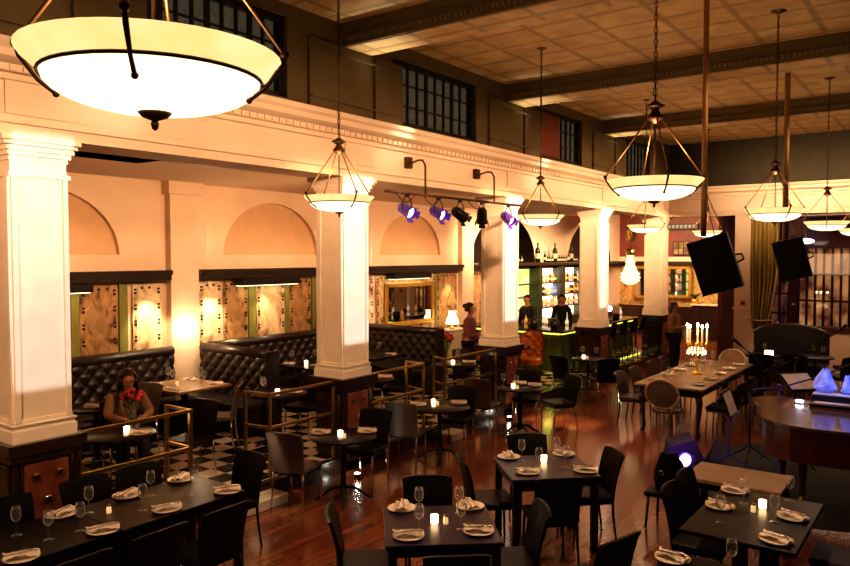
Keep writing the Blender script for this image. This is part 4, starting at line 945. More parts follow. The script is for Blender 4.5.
for j,(rr,zz) in enumerate(((.225,.12),(.245,.2),(.225,.3),(.15,.45),(.11,.6))):
    for k in range(14):
        if j==0 and k==0: c0=obj('crystal',MB().ball((0,0,0),.018,6,4),M['shade'],cr); c_=c0
        else: c_=c0.copy(); COL.objects.link(c_)
        c_.location=(rr*cos(k*2*pi/14+j*.2),rr*sin(k*2*pi/14+j*.2),zz)
pass; obj('collar',MB().lathe([(.08,.76),(.12,.8),(.12,.92),(.05,.96),(.01,1.0)],16),M['brass'],cr); obj('chain',MB().tube([(0,0,1.0),(0,0,AZ-2.06)],.008,6),M['bronze'],cr)
wk=thing('woven_shade','round woven lamp shade hanging behind the crystal pendant','lamp shade',(-7.6,20.2,3.4)); obj('shade_body',MB().ball((0,0,0),.17,14,10,(1,1,1.15)),M['wallpaper'],wk); obj('cord',MB().tube([(0,0,.15),(0,0,AZ-3.4)],.006,5),M['bronze'],wk)
# curtain
ct=thing('curtain','long olive gold curtain gathered beside the end window','curtain',(-3.98,19.62,1.0)); q=MB()
def cf(u,v):
    w_=.33-.16*max(0,(1-v*1.6))**1.5; xo=-.10*max(0,(1-v*1.6))**1.5
    return ((u-.5)*2*w_+xo,.055*sin(u*2*pi*7+v*.6)+.02*sin(u*31),v*2.86)
q.grid(cf,84,14); obj('drape',q,M['curtain'],ct); obj('curtain_rail',MB().tube([(-.4,0,2.86),(.42,0,2.86)],.02,8),M['bronze'],ct); obj('tie',MB().tube([(-.36,-.07,.25),(-.1,-.10,.22),(.2,-.06,.25)],.02,6),M['curtain'],ct)
rs=thing('fire_switch','small red call point on the cream pier','switch',(-4.55,19.99,1.62)); obj('plate',MB().bbox(-.06,.06,-.02,.01,-.06,.06,.006),M['red'],rs); obj('button',MB().lathe([(0,0),(.02,0),(.02,.01),(0,.012)],10).xf(Matrix.Translation((0,-.02,0))@Matrix.Rotation(pi/2,4,'X')),M['black'],rs)
lb=thing('lobby_lamp','blue-white ceiling lamp glowing in the lobby behind glass','ceiling lamp',(-3.5,22.3,3.22)); obj('diffuser',MB().ball((0,0,0),.17,16,8,(1.3,1,.45)),M['floorlamp_glow'],lb); obj('bracket',MB().tube([(0,0,.05),(0,0,1.07)],.02,6),M['bronze'],lb)
# far right banquette, table and chairs
fb=thing('curved_banquette','dark high backed banquette under the end window','banquette',(-3.15,18.35,0)); q=MB()
def bf(k): return lambda u,v:((u-.5)*1.55,k-.12*cos((u-.5)*pi)*0,.4+v*(.72+.12*sin(pi*u)-.10*(abs(2*u-1)**8)))
q.grid(bf(0),20,6); q.grid(lambda u,v:bf(.12)(1-u,v),20,6); q.tube([bf(.06)(i/20,1) for i in range(21)],.06,8); obj('backrest',q,M['tuft'],fb); obj('seat',MB().bbox(-.77,.77,-.5,.02,.3,.46,.03),M['tuft'],fb); obj('plinth',MB().box(-.75,.75,-.44,.1,0,.3),M['black'],fb)
rt((-3.5,16.75),.42,0,'round dark table with glasses before the dark end banquette','far tables'); rt((-2.45,17.0),.36,0,'round dark table at the right end of the end banquette','far tables')
glassset([(-3.72,16.8,'left'),(-3.4,16.95,'middle'),(-3.55,16.5,'front')],.75,'on the round table before the end banquette','glasses at the end banquette'); glassset([(-2.5,17.15,'left'),(-2.3,17.0,'right')],.75,'on the right round table by the end banquette','glasses at the right end table')
fl=thing('lantern','square glowing lantern on the table before the end banquette','lantern',(-3.25,16.6,.75)); obj('glow_box',MB().bbox(-.08,.08,-.05,.05,.01,.11,.006),M['shade'],fl); obj('base',MB().box(-.1,.1,-.07,.07,0,.012),M['brass'],fl)
for pr_,x,y,t,l in ((chair_dark,-1.95,17.95,(-2.6,17.4),'dark chair at the far right beneath the end window'),(chair_dark,-1.9,16.5,(-2.45,17.0),'dark chair right of the far round table'),(chair_dark,-3.3,16.0,(-3.5,16.75),'dark chair with its back to camera before the end banquette'),(chair_dark,-2.6,16.3,(-2.45,17.0),'dark chair near side of the right far round table')):
    pr_.put((x,y,0),fc(x,y,*t),l,'chairs at the end wall')
# ------------------------------------------------------------------ long table with candelabra
def build_long():
    r=thing('banquet_table','long pale wooden table set for a party with a candelabra','table')
    obj('table_top',MB().bbox(-.54,.54,-1.68,1.68,.745,.78,.008),M['longwood'],r); obj('apron',MB().bbox(-.48,.48,-1.6,1.6,.62,.745,.01),M['mahog'],r)
    for sx in(-1,1):
        for sy in (-1,0,1): obj('leg',MB().tube([(sx*.43,sy*1.52,.68),(sx*.46,sy*1.55,.52),(sx*.44,sy*1.52,.25),(sx*.42,sy*1.5,.08),(sx*.45,sy*1.53,0)],[.055,.05,.03,.022,.035],10),M['mahog'],r)
    return r
Proto(build_long).put((-3.74,13.28,0),0,'long pale wooden table set for a party with a candelabra')
zl=.78; W='of the long candelabra table'
for i,(y,nl) in enumerate(((12.0,'nearest'),(12.65,'second'),(13.3,'third'),(13.95,'fourth'),(14.6,'farthest'))):
    PL.put((-4.08,y+.05,zl),0,'white plate %s on the column side %s'%(nl,W),'plates on the long table'); PL.put((-3.38,y,zl),0,'white plate %s on the piano side %s'%(nl,W),'plates on the long table')
    NP.put((-4.08,y+.05,zl+.0178),.1,'folded napkin %s on the column side %s'%(nl,W),'napkins on the long table'); NP.put((-3.38,y,zl+.0178),0,'folded napkin %s on the piano side %s'%(nl,W),'napkins on the long table')
    G.put((-3.90,y+.18,zl),0,'wine glass %s on the column side %s'%(nl,W),'glasses on the long table'); G.put((-3.58,y+.15,zl),0,'wine glass %s on the piano side %s'%(nl,W),'glasses on the long table')
    G.put((-3.84,y-.02,zl),0,'second wine glass %s on the column side %s'%(nl,W),'glasses on the long table')
    if i<4: chair_pale=None
cn=thing('candelabra','five branched candelabra with lit candles on the long table','candelabra',(-3.74,13.15,zl))
obj('base',MB().lathe([(0,0),(.10,0),(.09,.02),(.03,.05),(.018,.12),(.03,.2),(.015,.25),(.018,.45),(.04,.5),(.012,.54),(0,.54)],16),M['gold'],cn)
for k in range(5):
    a=k*2*pi/5+.5; rr=.17; c,s_=cos(a),sin(a)
    obj('arm',MB().tube([(0,0,.46),(rr*.4*c,rr*.4*s_,.40),(rr*.85*c,rr*.85*s_,.42),(rr*c,rr*s_,.52)],.010,7).lathe([(.01,.50),(.045,.52),(.02,.53),(.02,.56)],10,c=(rr*c,rr*s_,0)),M['gold'],cn)
    cd_=obj('candle',MB().lathe([(0,.54),(.017,.54),(.016,.80),(0,.80)],10,c=(rr*c,rr*s_,0)),M['wax'],cn); obj('flame',MB().ball((rr*c,rr*s_,.835),.014,8,6,(1.4,1.4,2.6)),M['flame'],cd_)
q=MB()
for k in range(34):
    c_=obj('crystal_drop',MB().ball((0,0,0),.015,6,4,(1,1,1.6)),M['shade'],cn) if k==0 else c1.copy()
    if k==0: c1=c_
    else: COL.objects.link(c_)
    a=k*2*pi/22 if k<22 else k*2*pi/12; c_.location=(.15*cos(a),.15*sin(a),.36+.03*(k%2)) if k<22 else (.11*cos(a),.11*sin(a),.44)
ghost_grey.put((-3.66,11.34,0),0,'grey round backed chair at the near head of the candelabra table','round backed chairs'); ghost_pale.put((-3.70,15.25,0),pi,'pale round backed chair at the far head of the candelabra table','round backed chairs')
wood=Proto(build_chair(M['brownseat'],M['mahog'],h=.86))
for y,nl in ((12.1,'nearest'),(12.78,'second'),(13.72,'third'),(14.38,'fourth')):
    wood.put((-4.44,y,0),radians(-90),'brown chair %s on the column side of the candelabra table'%nl,'chairs on the column side of the candelabra table'); chair_dark.put((-3.02,y,0),radians(90),'dark chair %s on the piano side of the candelabra table'%nl,'chairs on the piano side of the candelabra table')
# ------------------------------------------------------------------ piano and stage
out=[(-2.19,10.22),(-2.12,10.02),(-2.0,9.80),(-1.93,9.5),(-1.88,9.2),(-1.80,9.0),(-1.68,8.86),(-1.5,8.76),(-1.25,8.73),(-.9,8.76),(-.1,8.80),(-.1,10.3),(-1.3,10.34),(-1.6,10.42),(-1.85,10.52),(-2.08,10.45)]
pn=thing('grand_piano','polished red-brown grand piano seen from its curved tail','piano',(0,0,0))
sc_=lambda k:[(-1.2+(x+1.2)*k,9.55+(y-9.55)*k) for x,y in out]
obj('case',MB().prism(sc_(.97),.60,.965),M['piano'],pn); obj('lid',MB().prism(out,.97,1.0),M['pianotop'],pn); obj('lid_edge',MB().tube([(x,y,.967) for x,y in sc_(.985)+[sc_(.985)[0]]],.014,6),M['piano'],pn)
for x,y in ((-1.75,9.85),(-1.45,9.35),(-.4,9.1)):
    lg=obj('leg',MB().lathe([(0,.08),(.035,.08),(.03,.2),(.05,.42),(.075,.6),(0,.6)],14,c=(x,y,0)),M['piano'],pn); obj('caster',MB().ball((x,y,.035),.034,10,8),M['brass'],lg)
obj('pedal_lyre',MB().bbox(-.55,-.5,9.6,9.65,.1,.6,.005).bbox(-.42,-.37,9.6,9.65,.1,.6,.005).bbox(-.58,-.34,9.5,9.7,.08,.12,.005),M['piano'],pn)
kb=thing('electronic_keyboard','dark flat keyboard lying on the grand piano lid','keyboard',(-1.15,10.15,1.0)); obj('case',MB().bbox(-.35,.9,-.14,.14,0,.045,.01).bbox(-.35,.9,-.0,.14,.045,.13,.01),M['blackmetal'],kb); obj('keys',MB().box(-.3,.85,-.12,-.01,.045,.052),M['cloth_white'],kb); obj('top_panel',MB().bbox(-.33,.88,.0,.14,.13,.15,.005),M['cloth_white'],kb)
def crumple(loc,s,lab,seed):
    r=thing('plastic_bag',lab,'bag',loc); rn=random.Random(seed); ph=[rn.random()*6 for _ in range(6)]; q=MB()
    def f(u,v):
        t=2*pi*u; rr=s*(.85+.35*sin(3*t+ph[0])*sin(4*v+ph[1])+.2*sin(5*t+ph[2]+v*3))*(1.15-v)**.7*min(1,.5+v*3)
        return (rr*cos(t),rr*.7*sin(t),s*1.9*v*(1+.1*sin(5*t+ph[3])))
    q.grid(f,11,6,smooth=False); obj('crumpled_sheet',q,M['bluecloth'],r); return r
crumple((-1.36,10.24,1.152),.15,'blue-lit crumpled pale bag on the piano, left one',2); crumple((-1.10,10.24,1.152),.12,'blue-lit crumpled pale bag on the piano by the right edge',8)
tl=thing('clip_lamp','small bright reading light on the piano lid edge','lamp',(-1.62,10.12,1.0)); obj('lamp_head',MB().ball((0,0,.03),.03,10,8,(1.6,1,.7)),M['floorlamp_glow'],tl); obj('clip',MB().bbox(-.03,.03,-.03,.03,0,.015,.004),M['blackmetal'],tl)
def tripod(r,px,py,h,mat,rad=.3):
    obj('pole',MB().tube([(px,py,.12),(px,py,h)],.014,8),mat,r)
    for k in range(3): a=k*2*pi/3+.6; obj('leg',MB().tube([(px,py,.22),(px+rad*cos(a),py+rad*sin(a),.012)],.010,6),mat,r)
def music_stand(loc,rz,h,tilt,lab,mat):
    r=thing('music_stand',lab,'music stand',loc,rz); tripod(r,0,0,h,mat); 
    Mx=Matrix.Translation((0,0,h+.1))@Matrix.Rotation(tilt,4,'X')
    obj('desk',MB().bbox(-.24,.24,-.01,.01,-.17,.17,.004).box(-.24,.24,-.05,.0,-.18,-.165).xf(Mx),M['blackmetal'],r)
    obj('sheet_music',MB().box(-.2,-.005,-.018,-.012,-.155,.14).box(.005,.2,-.018,-.012,-.155,.14).xf(Mx),M['paper'],r); return r
music_stand((-2.50,10.30,0),radians(92),.78,radians(-20),'music stand with sheet seen edge-on beside the piano tail',M['violetdim']); music_stand((-1.77,11.0,0),radians(48),1.03,radians(-52),'music stand with pale sheet music behind the piano',M['blackmetal'])
def mic(base,h,boom,lab,mat=None):
    mat=mat or M['blackmetal']; r=thing('microphone_stand',lab,'microphone stand',(0,0,0)); tripod(r,base[0],base[1],h,mat)
    obj('boom',MB().tube(boom,.011,6),mat,r); d=(Vector(boom[-1])-Vector(boom[-2])).normalized(); e=Vector(boom[-1])
    obj('microphone',MB().tube([e,e+d*.1,e+d*.15,e+d*.17],[.016,.02,.028,.018],10),M['blackmetal'],r); obj('clutch',MB().bbox(base[0]-.03,base[0]+.03,base[1]-.03,base[1]+.03,h-.04,h+.04,.008),mat,r)
mic((-2.34,10.78),1.02,[(-2.12,10.78,.80),(-2.34,10.78,1.02),(-2.20,10.78,1.38),(-2.44,10.7,1.60)],'dark microphone stand leaning past the far round backed chair')
mic((-1.98,10.82),1.06,[(-2.28,10.66,1.03),(-1.98,10.82,1.06),(-1.55,10.75,1.24),(-1.28,10.7,1.38)],'violet lit microphone boom crossing behind the piano',M['violetdim'])
mic((-2.05,12.4),1.25,[(-2.3,12.4,1.12),(-2.05,12.4,1.25),(-1.52,12.5,1.70)],'tall microphone stand with raised boom under the end window')
sm=thing('stage_monitor','black wedge monitor on the floor with violet light beside it','speaker',(-2.98,10.12,.002),radians(25)); obj('case',MB().prism([(-.3,0),(.25,0),(.05,.40),(-.25,.30)],-.25,.25).xf(Matrix.Rotation(pi/2,4,'X')),M['speaker'],sm); obj('grille',MB().bbox(-.23,.23,-.012,.0,0,.40,.004).xf(Matrix.Translation((.25,0,0))@Matrix.Rotation(pi/2,4,'Z')@Matrix.Rotation(radians(26),4,'X')),M['speaker'],sm)
pc=thing('floor_par_light','violet glowing par light on the floor beside the wedge monitor','stage light',(-2.86,9.72,0)); obj('can',MB().lathe([(0,-.08),(.08,-.07),(.1,.08),(.085,.08),(.07,.0)],18).xf(Matrix.Translation((0,0,.17))@Matrix.Rotation(radians(-10),4,'Z')@Matrix.Rotation(radians(72),4,'X')),M['purplecan'],pc); obj('lens',MB().lathe([(0,.05),(.088,.06)],18,close=False).xf(Matrix.Translation((0,0,.17))@Matrix.Rotation(radians(-10),4,'Z')@Matrix.Rotation(radians(72),4,'X')),M['purpleglow'],pc); obj('floor_bracket',MB().tube([(-.1,0,.17),(-.1,0,.01),(.1,0,.01),(.1,0,.17)],.01,6),M['blackmetal'],pc)
sr=thing('stage_rug','large dark stage mat under the piano and stands','rug',(-2.3,10.8,0)); obj('mat',MB().prism([(.65+1.25*(1 if cos(t*pi/16)>0 else -1)*abs(cos(t*pi/16))**.6,-.55+1.75*(1 if sin(t*pi/16)>0 else -1)*abs(sin(t*pi/16))**.6) for t in range(32)],.0003,.0015),M['cloth_black'],sr)
def build_floorlight():
    r=thing('floor_uplight','x','floor light'); obj('housing',MB().lathe([(0,0),(.05,0),(.05,.05),(.04,.055),(0,.045)],16),M['blackmetal'],r); obj('lens',MB().lathe([(0,.056),(.036,.056)],16,close=False),M['frost2'],r); return r
fu=Proto(build_floorlight)
fu.put((-6.22,7.05,0),0,'bright sparkling floor light below the second column','floor lights at the platform edge'); fu.put((-5.9,15.15,0),0,'small bright floor light before the fourth column','floor lights at the platform edge'); fu.put((-6.3,11.1,0),0,'floor light glowing under the third column','floor lights at the platform edge')
# ================================================================== PEOPLE
def skin(name,nodes,edges,mat,parent,root='pelvis',lv=2):
    me=bpy.data.meshes.new(name); keys=list(nodes); ix={k:i for i,k in enumerate(keys)}
    me.from_pydata([nodes[k][0] for k in keys],[(ix[a],ix[b]) for a,b in edges],[]); me.materials.append(mat)
    o=bpy.data.objects.new(name,me); COL.objects.link(o); o.parent=parent
    m=o.modifiers.new('skin','SKIN'); m.use_smooth_shade=True
    if not me.skin_vertices: me.attributes
    sv=me.skin_vertices[0].data
    for k in keys:
        r_=nodes[k][1]; sv[ix[k]].radius=(r_,r_) if not isinstance(r_,tuple) else r_; sv[ix[k]].use_root=(k==root)
    s2=o.modifiers.new('sub','SUBSURF'); s2.levels=lv; s2.render_levels=lv; return o
def person(loc,rz,lab,top,bottom,J,hair='long',lean=0):
    """J: joint positions in local metres, facing +y"""
    r=thing('person',lab,'person',loc,rz)
    n={'pelvis':(J['pelvis'],.125),'waist':(J['waist'],.105),'chest':(J['chest'],.13),'shoulders':(J['neckb'],.085),'neck':(J['neck'],.05),'jaw':(J['jaw'],.062),'head':(J['head'],.085),'crown':(J['crown'],.06)}
    e=[('pelvis','waist'),('waist','chest'),('chest','shoulders'),('shoulders','neck'),('neck','jaw'),('jaw','head'),('head','crown')]
    for s in 'LR':
        n['sh'+s]=(J['sh'+s],.058); n['el'+s]=(J['el'+s],.042); n['wr'+s]=(J['wr'+s],.027); n['palm'+s]=(tuple(Vector(J['wr'+s])+Vector(J['hd'+s])*.06),.030)
        e+=[('shoulders','sh'+s),('sh'+s,'el'+s),('el'+s,'wr'+s),('wr'+s,'palm'+s)]
        d=Vector(J['hd'+s]).normalized(); side=d.cross(Vector((0,0,1))); side=side.normalized() if side.length>.1 else Vector((1,0,0))
        pc_=Vector(J['wr'+s])+Vector(J['hd'+s])*.06
        for k,(o_,l_) in enumerate(((-.028,.07),(-.010,.085),(.010,.08),(.028,.062))):
            a=pc_+d*.035+side*o_; n['f%s%d'%(s,k)]=(tuple(a),.010); n['g%s%d'%(s,k)]=(tuple(a+d*l_*.55+Vector((0,0,-.012))),.008); n['h%s%d'%(s,k)]=(tuple(a+d*l_*.85+Vector((0,0,-.032))),.007)
            e+=[('palm'+s,'f%s%d'%(s,k)),('f%s%d'%(s,k),'g%s%d'%(s,k)),('g%s%d'%(s,k),'h%s%d'%(s,k))]
        t=pc_+side*(.045 if s=='L' else -.045)-d*.01; n['t'+s]=(tuple(t),.011); n['u'+s]=(tuple(t+d*.035),.009); e+=[('palm'+s,'t'+s),('t'+s,'u'+s)]
        n['hip'+s]=(J['hip'+s],.095); n['kn'+s]=(J['kn'+s],.062); n['an'+s]=(J['an'+s],.040); n['toe'+s]=(J['toe'+s],.034)
        e+=[('pelvis','hip'+s),('hip'+s,'kn'+s),('kn'+s,'an'+s),('an'+s,'toe'+s)]
    skin('body',n,e,M['skin'],r)
    tn={k:(n[k][0],n[k][1]+.018) for k in ('pelvis','waist','chest','shoulders')}; te=[('pelvis','waist'),('waist','chest'),('chest','shoulders')]
    for s in 'LR':
        tn['sh'+s]=(J['sh'+s],.074); tn['el'+s]=(J['el'+s],.056); tn['cu'+s]=(tuple(Vector(J['el'+s]).lerp(Vector(J['wr'+s]),.8)),.042); te+=[('shoulders','sh'+s),('sh'+s,'el'+s),('el'+s,'cu'+s)]
    skin('shirt',tn,te,top,r)
    tn={'pelvis':(n['pelvis'][0],.14)}; te=[]
    for s in 'LR':
        tn['hip'+s]=(J['hip'+s],.112); tn['kn'+s]=(J['kn'+s],.08); tn['an'+s]=(tuple(Vector(J['kn'+s]).lerp(Vector(J['an'+s]),.93)),.062); te+=[('pelvis','hip'+s),('hip'+s,'kn'+s),('kn'+s,'an'+s)]
        obj('shoe',MB().ball(tuple(Vector(J['an'+s]).lerp(Vector(J['toe'+s]),.6)+Vector((0,0,-.005))),.06,10,8,(.75,1.9,.7)),M['cloth_black'],r)
    skin('trousers',tn,te,bottom,r)
    h=Vector(J['head']); c=Vector(J['crown']); up=(c-h).normalized(); f=Vector(J.get('face',(0,1,0))).normalized(); rt_=f.cross(up).normalized()
    face=MB()
    for s in (-1,1): face.ball(tuple(h+f*.078+rt_*s*.03+up*.012),.010,8,6)
    obj('eyes',face,M['black'],r); obj('nose',MB().ball(tuple(h+f*.092-up*.018),.014,8,6,(.8,1,1.3)),M['skin'],r); obj('mouth',MB().ball(tuple(h+f*.082-up*.052),.012,8,6,(1.8,.6,.45)),M['cloth_mauve'],r)
    for s in (-1,1): obj('ear',MB().ball(tuple(h+rt_*s*.086-up*.005),.018,8,6,(.5,1,1.4)),M['skin'],r)
    q=MB(); B=Matrix((rt_,f,up)).transposed().to_4x4(); B.translation=h
    L_={'long':.36,'short':.05,'bun':.06}[hair]
    def hf(u,v):
        t=2*pi*u; am=pi*(.54-.23*max(0,sin(t))**.7)
        cap=lambda a:Vector((.102*sin(a)*cos(t),-.012+.112*sin(a)*sin(t)*(1 if sin(t)<0 else .86),.022+.104*cos(a)))
        if v<.62: return cap(v/.62*am)
        k=(v-.62)/.38; p=cap(am); back=max(0,min(1,(.30-sin(t))*3)); wv=1+back*(.25*sin(pi*k)+.05*sin(t*9+k*8))
        return Vector((p.x*wv,p.y*(1+.15*back*k),p.z-L_*k*back))
    q.grid(lambda u,v:B@hf(u,v),28,16)
    if hair=='bun': q.ball(tuple(h-f*.12+up*.05),.045,10,8)
    obj('hair',q,M['hair'],r); return r
def standing(hd=1.62,arms='down'):
    k=hd/1.62; J={'pelvis':(0,0,.93*k),'waist':(0,-.01,1.08*k),'chest':(0,.0,1.24*k),'neckb':(0,-.01,1.38*k),'neck':(0,0,1.46*k),'jaw':(0,.02,1.53*k),'head':(0,.02,1.60*k),'crown':(0,.01,1.66*k)}
    for s,x in (('L',-1),('R',1)):
        J['sh'+s]=(x*.175,-.01,1.35*k); J['hip'+s]=(x*.095,0,.88*k); J['kn'+s]=(x*.105,.02,.48*k); J['an'+s]=(x*.11,-.02,.09); J['toe'+s]=(x*.125,.13,.04)
        if arms=='down': J['el'+s]=(x*.23,-.02,1.08*k); J['wr'+s]=(x*.24,.06,.86*k); J['hd'+s]=(0,.2,-1)
        else: J['el'+s]=(x*.23,.02,1.08*k); J['wr'+s]=(x*.12,.24,1.13*k); J['hd'+s]=(-x*.25,1,.05)
    return J
def seated():
    J={'pelvis':(0,-.05,.56),'waist':(0,-.03,.70),'chest':(0,.03,.86),'neckb':(0,.07,1.0),'neck':(0,.10,1.08),'jaw':(0,.15,1.13),'head':(0,.17,1.20),'crown':(0,.16,1.27),'face':(0,1,-.25)}
    for s,x in (('L',-1),('R',1)):
        J['sh'+s]=(x*.165,.05,.98); J['el'+s]=(x*.24,.20,.80); J['wr'+s]=(x*.12,.38,.79); J['hd'+s]=(-x*.5,1,0)
        J['hip'+s]=(x*.09,0,.54); J['kn'+s]=(x*.11,.42,.53); J['an'+s]=(x*.11,.40,.09); J['toe'+s]=(x*.12,.54,.04)
    return J
person((-7.98,4.92,PZ),radians(-110),'long haired woman in a tan top seated behind the red roses',M['cloth_tan'],M['cloth_black'],seated(),'long')
chair_dark.put((-8.06,4.95,PZ),radians(-110),'dark chair under the seated long haired woman','chairs on the platform')
person((-7.78,12.15,PZ),radians(-70),'waiter in mauve holding a white pad left of the third column',M['cloth_mauve'],M['cloth_black'],standing(1.62,'hold'),'bun')
wp_=thing('order_pad','white order pad held by the waiter in mauve','notepad',(-7.38,12.30,PZ+1.2)); wp_.rotation_euler=(radians(50),0,radians(-70)); obj('page',MB().bbox(-.09,.09,-.12,.12,0,.012,.003),M['paper'],wp_); obj('cover',MB().box(-.09,.09,.10,.12,-.004,.016),M['cloth_black'],wp_)
person((-8.75,16.3,PZ),radians(170),'person in black standing behind the bar, left',M['cloth_black'],M['cloth_black'],standing(1.56,'down'),'short')
person((-8.25,17.2,PZ),radians(190),'person in black behind the bar beside the fourth column',M['cloth_black'],M['cloth_black'],standing(1.55,'down'),'short')
person((-5.62,17.9,0),radians(-100),'pale dressed waitress walking right of the fifth column',M['cloth_tan'],M['cloth_black'],standing(1.62,'hold'),'bun')
tw=thing('white_towel','white towel carried by the waitress beyond the fifth column','towel',(-5.33,17.86,1.0)); q=MB(); q.grid(lambda u,v:((u-.5)*.2,.02*sin(u*9+v*3),(v-.5)*.3),10,8); obj('towel_cloth',q,M['cloth_white'],tw); obj('towel_fold',MB().tube([(-.1,0,.15),(.1,0,.15)],.018,8),M['cloth_white'],tw)
# ================================================================== LIGHT
def light(ty,name,loc,energy,color,size=.3,target=None,angle=60,blend=.3,sy=None,spread=None):
    d=bpy.data.lights.new(name,ty); d.energy=energy; d.color=color
    if ty=='AREA':
        d.size=size
        if sy: d.shape='RECTANGLE'; d.size_y=sy
        if spread: d.spread=radians(spread)
    else: d.shadow_soft_size=size
    if ty=='SPOT': d.spot_size=radians(angle); d.spot_blend=blend
    o=bpy.data.objects.new(name,d); COL.objects.link(o); o.location=loc
    if target: o.rotation_euler=(Vector(target)-Vector(loc)).to_track_quat('-Z','Y').to_euler()
    return o
WARM=(1,.55,.24); WARM2=(1,.66,.38)
# hall wash on the entablature and columns
light('AREA','hall_wash',(-3.6,6.0,4.4),66,(1,.60,.33),13,(-6.5,6.0,4.0),sy=.3,spread=60)
light('AREA','hall_wash_far',(-3.6,16,4.4),62,(1,.60,.34),7,(-6.5,16,4.0),sy=.3,spread=60)
light('AREA','end_wash',(-2.2,16.5,4.6),60,WARM2,5,(-2.2,20,4.2),sy=.4,spread=60)
light('AREA','column_wash',(-1.5,9,4.9),24,(1,.56,.3),16,(-6.5,9,2.6),sy=.4,spread=45)
# hard edged beams on the hall faces of the columns: unseen lamps added across the hall, plates shaping their beams
for y_,e_,l_ in ((3.26,1300,'facing the nearest column'),(7.41,1900,'facing the second column'),(11.59,2300,'facing the third column'),(15.79,2300,'facing the fourth column'),(19.95,2300,'facing the fifth column')):
    o=light('SPOT','column_beam',(.6,y_,4.4),e_,(.96,.95,1),.0015,(-6.52,y_,3.2),angle=50,blend=.02); o.scale=(.082,1,1)
    r=thing('added_beam_lamp','added unseen lamp with beam plates across the hall '+l_,'stage light',(.6,y_,4.4),0,'added unseen beam lamps across the hall')
    obj('lower_beam_plate',MB().box(-.31,-.30,-.1,.1,-.2,-.1186),M['blackmetal'],r); obj('upper_beam_plate',MB().box(-.31,-.30,-.1,.1,-.0215,.2),M['blackmetal'],r)
    obj('housing',MB().lathe([(.14,-.35),(.14,.1),(.1,.2),(0,.22)],16,close=False).xf(Matrix.Rotation(radians(90),4,'Y')),M['blackmetal'],r); obj('hanger',MB().tube([(.1,0,.14),(.1,0,1.4)],.015,8),M['blackmetal'],r)
for y_,ty in ((1.2,2.97),(5.37,7.12),(9.62,11.3),(13.95,15.5),(18.15,19.66)):
    light('SPOT','column_fill_spot',(-4.96,y_,3.99),230+y_*55,(1,.55,.29),.08,(-6.78,ty,2.7),angle=62,blend=.6)  # spots added at the chandelier hubs to brighten the columns
# chandelier glow on the ceiling
for x_,y_ in [(-1.9,y) for y in (1.25,5.5,9.85,14.05,18.2)]+[(-4.96,y) for y in (1.2,5.35,9.62,13.95,18.1)]:
    light('SPOT','chandelier_bulb',(x_,y_,3.5),52,(1,.66,.33),.2,(x_,y_,6),angle=150,blend=.8)
# cornice up-lights beside the beams
for y_ in (3.3,7.75,12.05,16.3): light('SPOT','cornice_uplight',(-6.33,y_-.1,4.72),45,(1,.9,.6),.05,(-6.0,y_-.3,5.8),angle=80,blend=.8)
for y_ in (3.5,7.7,11.9,16.1): light('SPOT','frieze_light',(-5.9,y_+.55,4.75),16,(1,.85,.6),.05,(-6.5,y_+.35,4.3),angle=70,blend=.9)
# aisle
light('AREA','aisle_wash',(-7.3,8,3.85),72,(1,.56,.28),15,(-10.2,8,3.3),sy=.3,spread=75)
light('AREA','aisle_ceiling_wash',(-8.6,8,3.0),20,(1,.58,.3),14,(-8.6,8,4),sy=.5,spread=150)
for y_,e_ in ((6.62,22),(7.8,22),(8.95,12),(5.0,12),(13.1,12),(11.6,14),(14.8,10)):
    light('SPOT','booth_downlight',(-9.85,y_,2.33),e_*4,(1,.72,.38),.04,(-10.15,y_,1.3),angle=80,blend=.8)
light('SPOT','booth_table_light',(-8.9,6.6,3.9),260,(1,.74,.46),.05,(-9.2,6.62,.95),angle=30,blend=.9)
light('POINT','pilaster_lamp',(-9.75,7.25,1.7),14,(1,.78,.5),.06)
light('AREA','bar_wash',(-8.4,17.5,3.8),130,WARM2,5,(-10.1,18,2.8),sy=.8,spread=80)
light('AREA','bar_lime',(-7.9,14.75,.95),6,(.75,.9,.12),1.8,(-7.7,14.2,0),sy=.1)
light('AREA','far_room',(-8,23.2,4.1),320,WARM2,3,(-8,24.4,0),sy=1.5)
light('AREA','lobby',(-1.5,21.6,4.0),14,(.8,.55,.8),1,(-1.5,22,0))
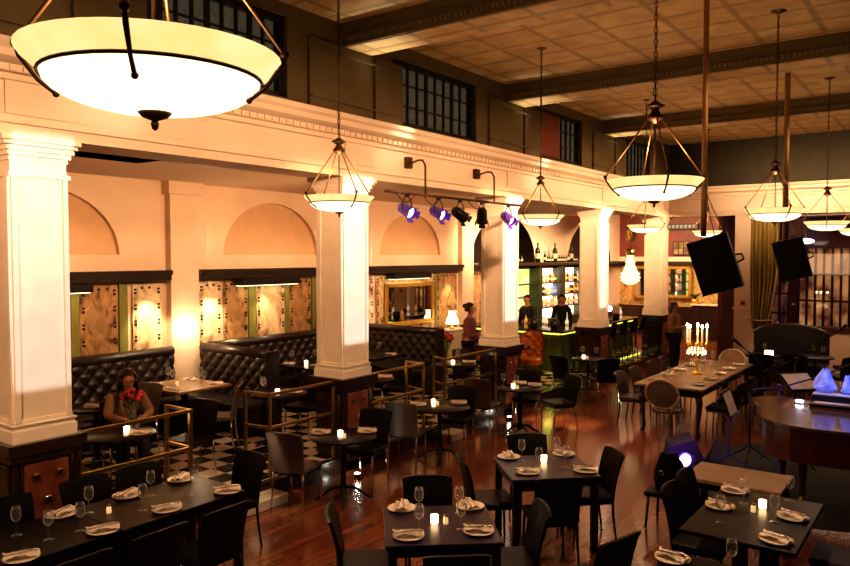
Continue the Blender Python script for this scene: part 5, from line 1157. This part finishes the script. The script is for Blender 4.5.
# low ambience over the tables
for x_,y_,e_ in ((-1.89,1.25,30),(-1.89,5.5,75),(-1.89,9.85,50),(-1.89,14.05,40),(-1.89,18.2,40),(-4.96,1.2,70),(-4.96,5.37,75),(-4.96,9.62,44),(-4.96,13.95,40)):
    light('SPOT','bowl_downlight',(x_,y_,3.17),e_*1.7,(1,.66,.38),.02,(x_,y_,0),angle=140,blend=.7)
light('SPOT','candle_glow',(-3.74,13.15,1.75),35,(1,.6,.28),.08,(-3.66,13.2,0),angle=150,blend=1)
light('SPOT','floor_pool',(-4.2,10.6,3.9),260,(1,.55,.28),.08,(-4.2,10.9,0),angle=40,blend=1)  # both pool spots added where the floor mirrors the bright bar
light('SPOT','floor_pool_far',(-5.2,11.8,3.9),1300,(1,.72,.45),.05,(-5.5,11.4,0),angle=24,blend=1)
light('AREA','end_low',(-2.6,19.2,2.6),14,WARM2,1.5,(-2.6,20,.6))
light('SPOT','floor_glint',(-6.0,14.5,3.6),160,(1,.75,.5),.1,(-5.5,11.5,0),angle=36,blend=1)
light('SPOT','purple_monitor',(-2.95,9.35,.6),45,(.35,.1,1),.05,(-2.95,10.0,.2),angle=70,blend=.6)
light('POINT','piano_blue',(-1.15,9.9,1.6),1,(.12,.2,1),.05)
light('SPOT','piano_blue_beam',(-1.0,9.3,1.75),60,(.12,.22,1),.04,(-1.25,10.25,1.25),angle=34,blend=.6)
light('POINT','stage_purple',(-2.2,11.1,.6),.8,(.3,.1,1),.15)
for x_,y_ in ((-6.22,7.05),(-6.3,11.1),(-5.9,15.15)): light('POINT','floor_sparkle',(x_,y_,.12),2.5,(.95,1,.8),.02)
light('SPOT','step_light',(-6.0,5.4,1.0),12,(1,.85,.65),.03,(-6.5,5.45,.1),angle=80,blend=.5)
wd=bpy.data.worlds.new('night'); bpy.context.scene.world=wd; wd.use_nodes=True
wd.node_tree.nodes['Background'].inputs[0].default_value=(.9,.5,.25,1); wd.node_tree.nodes['Background'].inputs[1].default_value=.004
# ================================================================== CAMERA
cd=bpy.data.cameras.new('camera'); cd.sensor_width=36; cd.lens=739/850*36; cam=bpy.data.objects.new('camera',cd); COL.objects.link(cam)
cam.location=(0,0,2.85); cam.rotation_euler=(radians(90-2.186),0,radians(36.13)); cd.clip_end=100
sc=bpy.context.scene; sc.camera=cam
sc.view_settings.view_transform='Standard'; sc.view_settings.look='Medium High Contrast'; sc.view_settings.exposure=0; sc.view_settings.gamma=1
try:
    sc.cycles.use_denoising=True; sc.cycles.max_bounces=7; sc.cycles.transparent_max_bounces=16; sc.cycles.caustics_reflective=False; sc.cycles.caustics_refractive=False; sc.cycles.sample_clamp_indirect=4
except Exception: pass
